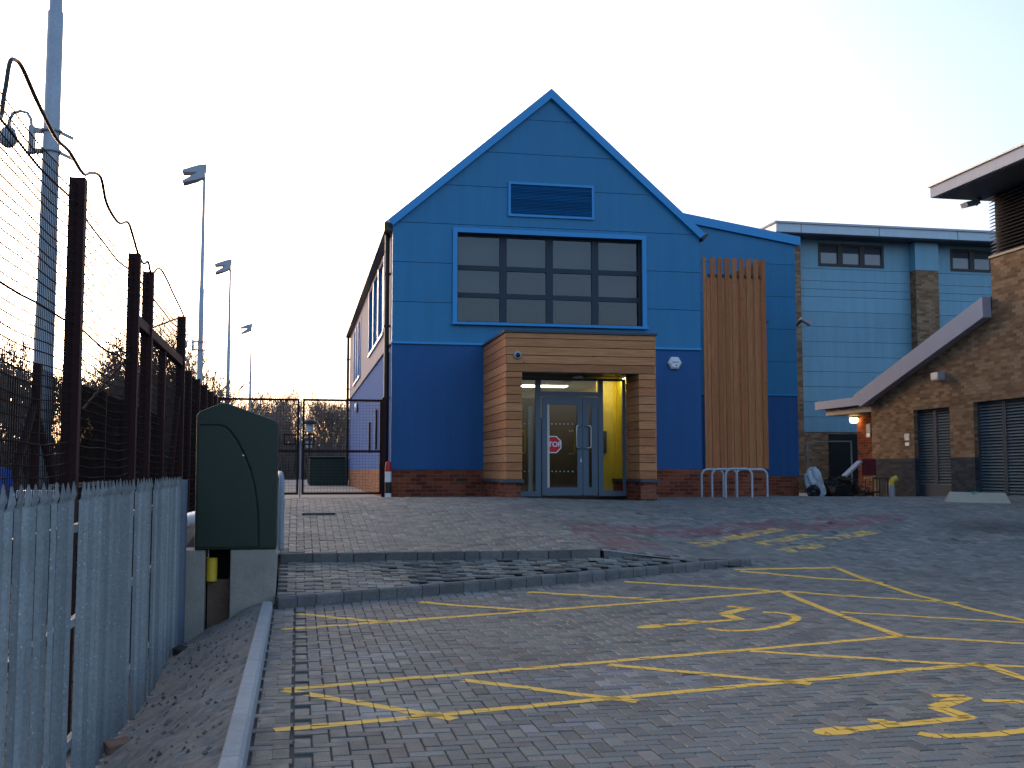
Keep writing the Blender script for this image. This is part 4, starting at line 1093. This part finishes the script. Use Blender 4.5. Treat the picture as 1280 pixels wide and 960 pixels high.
MB().box(16.1, 16.3, 26.25, 29.15, .3, 3.08).build('entrance_wall', M['redbrick'], br)
MB().box(16.08, 16.098, 26.95, 28.05, 1.9, 3.0).build('side_window', M['dark'], br)
MB().box(XW, 16.1, 26.25, 26.4, .3, 3.3).build('return_wall', M['buffbrick'], br)
MB().box(16.3, 21, 29.0, 29.15, .3, 3.1).build('rear_wall', M['buffbrick'], br)
MB().box(XW + .3, 21, 17, 17.1, .3, 6.2).build('near_wall', M['buffbrick'], br)
MB().box(XW + .3, 21, 21.05, 21.15, .3, 7.6).build('upper_wall', M['buffbrick'], br)
t = thing('bulkhead_light', (15.98, 29.05, 2.98), 'lit warm orange lamp glowing under the low canopy', 'light')
MB().lathe([(0, -.11), (.1, -.09), (.13, 0), (.11, .06)], (15.95, 29.05, 2.98), 16).build('diffuser', M['bulb'], t)
MB().box(15.86, 16.08, 28.95, 29.15, 3.03, 3.07).build('bracket', M['dark'], t)
t = thing('notice', (16.1, 28.5, 2.62), 'small blue and white notice on the brick wall under the canopy', 'notice')
MB().box(16.082, 16.097, 28.38, 28.62, 2.44, 2.83).build('plate', plain('notice_blue', (.18, .23, .34), .5), t); MB().box(16.078, 16.081, 28.41, 28.59, 2.47, 2.56).build('print', M['white'], t)
t = thing('notice', (XW, 24.69, 2.3), 'small white notice on the brown brick left of the louvred doors', 'notice')
MB().box(XW - .012, XW - .002, 24.58, 24.8, 2.25, 2.42).build('plate', M['greyp'], t); MB().box(XW - .012, XW - .002, 24.6, 24.78, 2.12, 2.2).build('print', M['white'], t)
t = thing('wall_light', (XW, 23.13, 3.72), 'square grey wall light above the louvred doors on brown brick', 'light')
MB().box(XW - .2, XW, 22.98, 23.28, 3.64, 3.82).build('body', M['greyp'], t, bevel=.015); MB().box(XW - .18, XW - .03, 23.0, 23.26, 3.625, 3.638).build('diffuser', M['lampglass'], t)
t = thing('soffit_floodlight', (14.75, 21.2, 7.45), 'black floodlight fixed under the flat roof overhang', 'floodlight')
MB().bar((14.9, 21.3, 7.59), (14.8, 21.3, 7.42), .06).build('arm', M['dark'], t); MB().obox((14.66, 21.3, 7.44), (.16, 0, .04), (0, .12, 0), (-.02, 0, .05)).build('head', M['greyp'], t)

# ------------------------------------------------------------------ rubbish and bits by the right-hand building
def gz(x, y): return ground(x, y)
sk = thing('rubbish_sack', (12.35, 24.6, gz(12.35, 24.6)), 'white crumpled plastic sack dumped at the corner of the blue wing', 'sack')
def blob(c, rx, ry, rz, amp, mat, name, par, n=20, m=12):
    mb = MB(); vs = []; fs = []
    for j in range(m + 1):
        th = math.pi * j / m
        for i in range(n):
            ph = 2 * math.pi * i / n
            d = 1 + amp * (math.sin(3 * ph + 2.1 * th + c[0]) * math.sin(4 * th) + .6 * math.sin(7 * ph - 5 * th) + .4 * random.uniform(-1, 1))
            vs.append((c[0] + rx * d * math.sin(th) * math.cos(ph), c[1] + ry * d * math.sin(th) * math.sin(ph), c[2] + rz * d * math.cos(th)))
    for j in range(m):
        for i in range(n): fs.append((j * n + i, j * n + (i + 1) % n, (j + 1) * n + (i + 1) % n, (j + 1) * n + i))
    return mb.add(vs, fs).build(name, mat, par)
b0 = gz(12.35, 24.6)
blob((12.35, 24.5, b0 + .33), .22, .2, .36, .13, M['sack'], 'sack', sk)
blob((12.24, 24.3, b0 + .12), .16, .12, .16, .15, M['blacksack'], 'torn_patch', sk)
blob((12.5, 24.45, b0 + .14), .12, .12, .18, .15, M['sack'], 'sack_foot', sk)
hp = thing('rubbish_heap', (13.2, 25, gz(13.2, 25)), 'dark heap of broken timber and debris under the canopy', 'rubbish')
mb = MB()
for _ in range(70):
    x = random.uniform(12.75, 14.1); y = random.uniform(24.6, 25.6); h = .42 * math.exp(-((x - 13.2) / .5) ** 2) + .1
    z = gz(x, y) + random.uniform(.02, h); L = random.uniform(.12, .45); a = random.uniform(0, 6.28); tl = random.gauss(0, .5)
    d = Vector((math.cos(a) * math.cos(tl), math.sin(a) * math.cos(tl), math.sin(tl))) * L / 2; p = Vector((x, y, z))
    mb.bar(p - d, p + d, random.uniform(.03, .12), random.uniform(.015, .05))
mb.build('broken_timber', M['wreck'], hp); blob((13.25, 25.1, gz(13.2, 25) + .12), .55, .4, .34, .12, M['recess'], 'dark_debris', hp)
tag(MB().bar((13.2, 24.6, 1.35), (13.72, 24.75, 1.72), .16, .05).build('grey_plank', M['greyp']), 'pale grey plank propped on the debris heap', 'plank')
ch = thing('broken_chair', (14.2, 25.0, gz(14.2, 25)), 'old dark red chair with timber seat among the rubbish', 'chair')
c0 = gz(14.2, 25)
MB().cbox(13.95, 14.35, 25.05, 25.12, c0 + .55, c0 + .98, .03).build('backrest', M['redseat'], ch)
MB().box(13.98, 14.42, 24.62, 25.05, c0 + .46, c0 + .51).build('seat', M['tan'], ch)
for x in (14.0, 14.38):
    for y in (24.65, 25.02): MB().bar((x, y, c0 - .02), (x, y, c0 + .46), .03).build('leg', M['dark'], ch)
fg = thing('metal_frame', (13.0, 26.2, .9), 'thin galvanised barrier frame standing behind the rubbish heap', 'barrier')
mb = MB(); mb.tube([(13.05, 26.2, .8), (13.05, 26.2, 2.25), (14.4, 26.4, 2.27), (14.4, 26.4, .8)], .025, 6); mb.build('frame', M['galv'], fg)
vp = thing('vent_pipe', (14.0, 24.0, gz(14, 24)), 'short grey pipe with bent yellow cap by the dark plinth', 'pipe')
v0 = gz(13.9, 23.6)
MB().tube([(13.9, 23.6, v0 - .02), (13.9, 23.6, v0 + .28)], .068, 14).build('pipe', M['greyp'], vp)
MB().tube([(13.9, 23.6, v0 + .27), (13.9, 23.6, v0 + .36), (13.94, 23.59, v0 + .43), (14.02, 23.58, v0 + .46)], .062, 12).build('cap', M['yellowp'], vp)
bx = thing('board_barrier', (13.9, 20.8, gz(13.9, 20.8)), 'pale sloping board lying in front of the large louvred doors', 'board')
q0, q1 = G(1184, 627.5), G(1264, 629.5); zq = gz(*q0) + .0
p0, p1 = Vector((*q0, zq)), Vector((*q1, gz(*q1))); d = (p1 - p0); up = Vector((0, 0, .20)); n = Vector((d.y, -d.x, 0)).normalized() * -.16
vs = [p0, p1, p1 - d * .03 + up + n, p0 + d * .09 + up + n, p0 + n * 1.3, p1 + n * 1.3]
MB().add(vs, [(0, 1, 2, 3), (0, 3, 4), (1, 5, 2), (3, 2, 5, 4), (0, 4, 5, 1)]).build('board', M['paleboard'], bx)
m_ = (p0 + p1) / 2 + up + n; MB().box(m_.x - .08, m_.x + .06, m_.y - .02, m_.y + .05, m_.z - .05, m_.z + .012).build('clip', plain('faded_teal', (.12, .25, .25), .6), bx)
# drain covers
dc = G(398, 641); a = thing('drain_grate', (*dc, ground(*dc)), 'dark iron drain grate in the paving before the gate', 'drain')
mb = MB(); z = ground(*dc) + .006
for i in range(9): mb.box(dc[0] - .22, dc[0] + .22, dc[1] - .2 + i * .05, dc[1] - .17 + i * .05, z - .03, z - .002)
mb.box(dc[0] - .25, dc[0] - .22, dc[1] - .22, dc[1] + .25, z - .03, z); mb.box(dc[0] + .22, dc[0] + .25, dc[1] - .22, dc[1] + .25, z - .03, z); mb.build('grate', M['iron'], a)

# ------------------------------------------------------------------ floodlight poles and cameras
PXX = -3.8
def pole(y, zt, label):
    q = 1 if y < 30 else .82
    t = thing('floodlight_pole', (PXX, y, -.45), label, 'floodlight pole', 'court floodlight poles')
    MB().lathe([(.155 * q, -.45), (.15 * q, 2.5), (.125 * q, 6.5), (.12 * q, 8.6), (.10 * q, 8.62), (.065 * q, zt)], (PXX, y, 0), 14).build('pole', M['galvpole'], t)
    mb = MB().tube([(PXX, y, zt - .1), (PXX - .1, y, zt + .1), (PXX - .1, y, zt + .25)], .05, 6); mb.build('head_bracket', M['greyp'], t)
    for k, (dy, dz, tz) in enumerate(((-.1, .0, -.5), (.1, .36, -.28))):
        c = Vector((PXX - .28, y + dy, zt + dz)); ex = Vector((-math.cos(tz), -.15, math.sin(tz))); up = Vector((-ex.z, 0, ex.x)) * -1
        vs = []
        for s, hw_, hh in ((-.36, .15, .15), (.0, .25, .14), (.56, .32, .045)):
            for a, b in ((-1, -1), (1, -1), (1, 1), (-1, 1)): vs.append(c + ex * s + Vector((0, hw_ * a, 0)) + Vector((0, 0, hh * b)))
        fs = [(3, 2, 1, 0), (8, 9, 10, 11)] + [(k_ * 4 + i, k_ * 4 + (i + 1) % 4, k_ * 4 + 4 + (i + 1) % 4, k_ * 4 + 4 + i) for k_ in (0, 1) for i in range(4)]
        MB().add(vs, fs).build('floodlight', M['greyp'], t)
    return t
pole(17.35, 13.3, 'thick nearest floodlight pole rising out of the frame behind the fence')
pole(43.5, 13.0, 'tallest whole floodlight pole with twin lamp heads and a camera')
pole(60.6, 12.5, 'middle slender floodlight pole with twin lamp heads')
pole(88, 12.6, 'farthest and shortest looking floodlight pole above the gate')
def cctv(y, z, label):
    t = thing('dome_camera', (PXX, y, z), label, 'camera')
    mb = MB()
    for dz in (-.16, .16): mb.lathe([(.135, dz - .02), (.16, dz - .02), (.16, dz + .02), (.135, dz + .02)], (PXX, y, z), 12); mb.bar((PXX + .1, y, z + dz), (PXX + .32, y, z + dz - .1), .05); mb.bar((PXX - .1, y, z + dz), (PXX - .27, y, z + dz), .07)
    mb.box(PXX - .32, PXX - .24, y - .07, y + .07, z - .2, z + .22); mb.build('pole_bracket', M['greyp'], t)
    MB().tube([(PXX - .28, y, z + .05), (PXX - .30, y, z + .33), (PXX - .36, y, z + .43), (PXX - .46, y, z + .45), (PXX - .56, y, z + .41), (PXX - .61, y, z + .30), (PXX - .62, y, z + .2)], .026, 8).build('swan_neck', M['greyp'], t)
    MB().lathe([(.03, .2), (.05, .16), (.1, .12), (.13, .0), (.13, -.06), (.1, -.12), (.05, -.16), (0, -.17)], (PXX - .62, y, z + .03), 14).build('dome', M['greyp'], t)
cctv(17.35, 6.55, 'dome camera on a swan neck bracket on the nearest pole')
cctv(43.5, 6.35, 'small dome camera on the second pole above the green cabinet')

# ------------------------------------------------------------------ beyond the gate
gb = thing('green_container', (1.05, 41.5, .95), 'dark green lidded container at the end of the path behind the gate', 'container')
MB().poly([(.42, .95), (1.8, .95), (1.8, 1.95), (.42, 1.95)], 'y', 41, 42).build('body', M['green'], gb, bevel=.03); MB().box(.38, 1.84, 40.95, 42.05, 1.955, 2.02).build('lid', M['green'], gb, bevel=.02)
def lantern(x, y, zt, label):
    t = thing('path_lamp', (x, y, .95), label, 'lamp', 'dome capped path lamps')
    MB().tube([(x, y, .9), (x, y, zt - .3)], .045, 8).build('post', M['dark'], t)
    MB().lathe([(.36, 0), (.33, .08), (.2, .17), (0, .2)], (x, y, zt - .2), 14).build('cap', M['dark'], t)
    MB().lathe([(.08, -.35), (.15, -.3), (.14, -.02)], (x, y, zt - .2), 12).build('lantern', M['white'], t)
lantern(.45, 44, 3.55, 'nearer dome capped lamp behind the gate'); lantern(.5, 52, 3.1, 'farther dome capped lamp behind the gate')

# ------------------------------------------------------------------ bare trees
def gen_tree(seed, h, lv=6):
    rnd = random.Random(seed); segs = []
    def br(p, d, L, r, l):
        n = 3 if l < 3 else 2; q = p; pts = [p]
        for i in range(n):
            d = (d + Vector((rnd.gauss(0, .13), rnd.gauss(0, .13), rnd.gauss(.04, .08)))).normalized(); q2 = q + d * L / n
            segs.append((q, q2, r * (1 - .3 * i / n), r * (1 - .3 * (i + 1) / n), l)); q = q2; pts.append(q)
        if l >= lv: return
        for k in range(rnd.choice((3, 4)) if l < 4 else rnd.choice((2, 2, 3))):
            b = pts[-1] if k < 2 else pts[rnd.randrange(1, len(pts))]
            ax = Vector((rnd.gauss(0, 1), rnd.gauss(0, 1), rnd.gauss(.75, .45))).normalized()
            nd = (d * .75 + ax * rnd.uniform(.45, .8)).normalized(); br(b, nd, L * rnd.uniform(.6, .82), r * rnd.uniform(.5, .65), l + 1)
    br(Vector((0, 0, 0)), Vector((0, 0, 1)), h * .3, h * .016, 0)
    def mk(sel):
        mb = MB()
        for (a, b, r0, r1, l) in segs:
            if not sel(l): continue
            r0 = max(r0, .014); r1 = max(r1, .011); d = (b - a); u = d.orthogonal().normalized(); v = d.normalized().cross(u); vs = []
            for p, rr in ((a, r0), (b, r1)):
                for k in range(3): t = k * 2.0944; vs.append(p + (u * math.cos(t) + v * math.sin(t)) * rr)
            mb.add(vs, [(0, 1, 4, 3), (1, 2, 5, 4), (2, 0, 3, 5)])
        return mb
    return mk(lambda l: l <= 1), mk(lambda l: l > 1)
protos = []
desc = ['broad', 'upright', 'leaning', 'dense']
def put_tree(k, x, y, s, rz, label):
    if k not in protos_d:
        t = thing('bare_tree', (0, 0, 0), label, 'tree', 'bare winter trees beyond the courts')
        a, b = gen_tree(100 + k, 8 + k * .4, 6); a.build('trunk', M['bark'], t); b.build('crown', M['twig'], t); protos_d[k] = t
    else:
        t = copy_tree(protos_d[k]); t['label'] = label
    t.location = (x, y, -.45 if x < -3 or y > 60 else .9); t.rotation_euler = (0, 0, rz); t.scale = (s, s, s * random.uniform(.92, 1.08))
protos_d = {}
TL = 'bare brown winter tree in the wood beyond the sports courts'
rt = random.Random(5)
for i in range(44):                                   # wood behind the courts, left of the poles
    y = rt.uniform(42, 85); u = rt.uniform(-40, 262); x = (u - 372) / 1375 * y
    put_tree(i % 4, x, y, rt.uniform(.75, 1.05) * y / 58, rt.uniform(0, 6), TL)
TG = 'bare winter tree beyond the gate at the end of the path'
for i in range(22):
    y = rt.uniform(72, 110); u = rt.uniform(285, 445); x = (u - 372) / 1375 * y
    put_tree(i % 4, x, y, rt.uniform(.72, .98) * y / 80, rt.uniform(0, 6), TG)
mb = MB(); rs = random.Random(9)                      # tangled undergrowth
for _ in range(16000):
    y = rs.uniform(40, 112); u = rs.uniform(-60, 455)
    if u > 270 and y < 68: y += 30
    x = (u - 372) / 1375 * y; h = rs.uniform(.5, 1) * (3.4 if u < 270 else 3.6) * y / 60; p = Vector((x, y, -.45)); w = rs.uniform(.03, .13)
    q = p + Vector((rs.gauss(0, .6), rs.gauss(0, .6), h)); a = Vector((w, 0, 0)); b = Vector((0, w, 0))
    mb.add([p - a, p + a, p + b, q], [(0, 1, 3), (1, 2, 3), (2, 0, 3)])
tag(mb.build('undergrowth', M['scrub']), kind='stuff')
for x, y, w in ((-22, 58, 14), (-9, 72, 10), (2, 96, 16)):
    pass

def smoke():
    m = bpy.data.materials.new('thin_smoke'); m.use_nodes = True; n = m.node_tree.nodes; l = m.node_tree.links; n.remove(n['Principled BSDF'])
    v = n.new('ShaderNodeVolumePrincipled'); v.inputs['Color'].default_value = (.45, .5, .6, 1)
    tc = n.new('ShaderNodeTexCoord'); nz = n.new('ShaderNodeTexNoise'); nz.inputs['Scale'].default_value = .9; nz.inputs['Detail'].default_value = 4
    cr = n.new('ShaderNodeMapRange'); cr.inputs['From Min'].default_value = .42; cr.inputs['From Max'].default_value = .7; cr.inputs['To Max'].default_value = .22
    l.new(tc.outputs['Object'], nz.inputs['Vector']); l.new(nz.outputs['Fac'], cr.inputs['Value']); l.new(cr.outputs[0], v.inputs['Density']); l.new(v.outputs[0], n['Material Output'].inputs['Volume'])
    d = ray(815, 190); t = 60 / d[1]; c = Vector((d[0] * t, 60, H + d[2] * t))
    o = MB().tube([c + Vector((.05, 0, -1.6)), c + Vector((.1, 0, -.6)), c + Vector((.15, 0, .4)), c + Vector((-.1, 0, 1.1)), c + Vector((-.5, 0, 1.6))], [.18, .34, .42, .5, .2], 10).build('smoke_plume', m)
    tag(o, 'faint wisp of smoke in the sky right of the gable', 'smoke', kind='stuff')
smoke()
# ------------------------------------------------------------------ camera, sky, sun
cam = bpy.data.cameras.new('camera'); cam.sensor_width = 36; cam.lens = 36 * F / 1280; cam.clip_end = 2000; cam.clip_start = .1
co = bpy.data.objects.new('camera', cam); COL.objects.link(co); co.location = (0, 0, H)
co.rotation_euler = Vector((SY * CP, CY * CP, SP)).to_track_quat('-Z', 'Y').to_euler(); scene.camera = co

EL, DU, OZ, AI, EX = 8.5, 5, 1.7, 1, 1.9
SUN_EL, SUN_AZ = R(EL), R(-22)                        # azimuth measured from +Y towards +X
w = bpy.data.worlds.new('World'); scene.world = w; w.use_nodes = True; nt = w.node_tree
bg = nt.nodes['Background']; sky = nt.nodes.new('ShaderNodeTexSky'); sky.sky_type = 'NISHITA'; sky.sun_disc = False
sky.sun_elevation = SUN_EL; sky.sun_rotation = SUN_AZ; sky.air_density = AI; sky.dust_density = DU; sky.ozone_density = OZ
tn = nt.nodes.new('ShaderNodeMix'); tn.data_type = 'RGBA'; tn.blend_type = 'MULTIPLY'; tn.inputs[0].default_value = 1; tn.inputs[7].default_value = (1.0, .985, 1.06, 1)
wc = nt.nodes.new('ShaderNodeTexCoord'); sx = nt.nodes.new('ShaderNodeSeparateXYZ'); wr = nt.nodes.new('ShaderNodeValToRGB')
nt.links.new(wc.outputs['Generated'], sx.inputs[0]); nt.links.new(sx.outputs['Z'], wr.inputs[0]); nt.links.new(wr.outputs[0], tn.inputs[7])      # dusk pink low in the sky
wr.color_ramp.elements[0].position = .06; wr.color_ramp.elements[0].color = (.90, .84, 1.15, 1); wr.color_ramp.elements[1].position = .34; wr.color_ramp.elements[1].color = (1.0, .985, 1.06, 1)
nt.links.new(sky.outputs[0], tn.inputs[6]); nt.links.new(tn.outputs[2], bg.inputs['Color']); bg.inputs['Strength'].default_value = .15
sl = bpy.data.lights.new('sun', 'SUN'); sl.energy = .07; sl.angle = R(20); sl.color = (1, .78, .58)
so = bpy.data.objects.new('sun', sl); COL.objects.link(so)
sv = Vector((math.sin(SUN_AZ) * math.cos(SUN_EL), math.cos(SUN_AZ) * math.cos(SUN_EL), math.sin(SUN_EL)))
so.rotation_euler = (-sv).to_track_quat('-Z', 'Y').to_euler()
vs_ = scene.view_settings; scene.display_settings.display_device = 'sRGB'
vs_.view_transform = 'Standard'; vs_.look = 'None'; vs_.exposure = EX; vs_.gamma = 1; vs_.use_curve_mapping = False
scene.cycles.max_bounces = 8; scene.cycles.transparent_max_bounces = 24; scene.cycles.caustics_reflective = False; scene.cycles.caustics_refractive = False
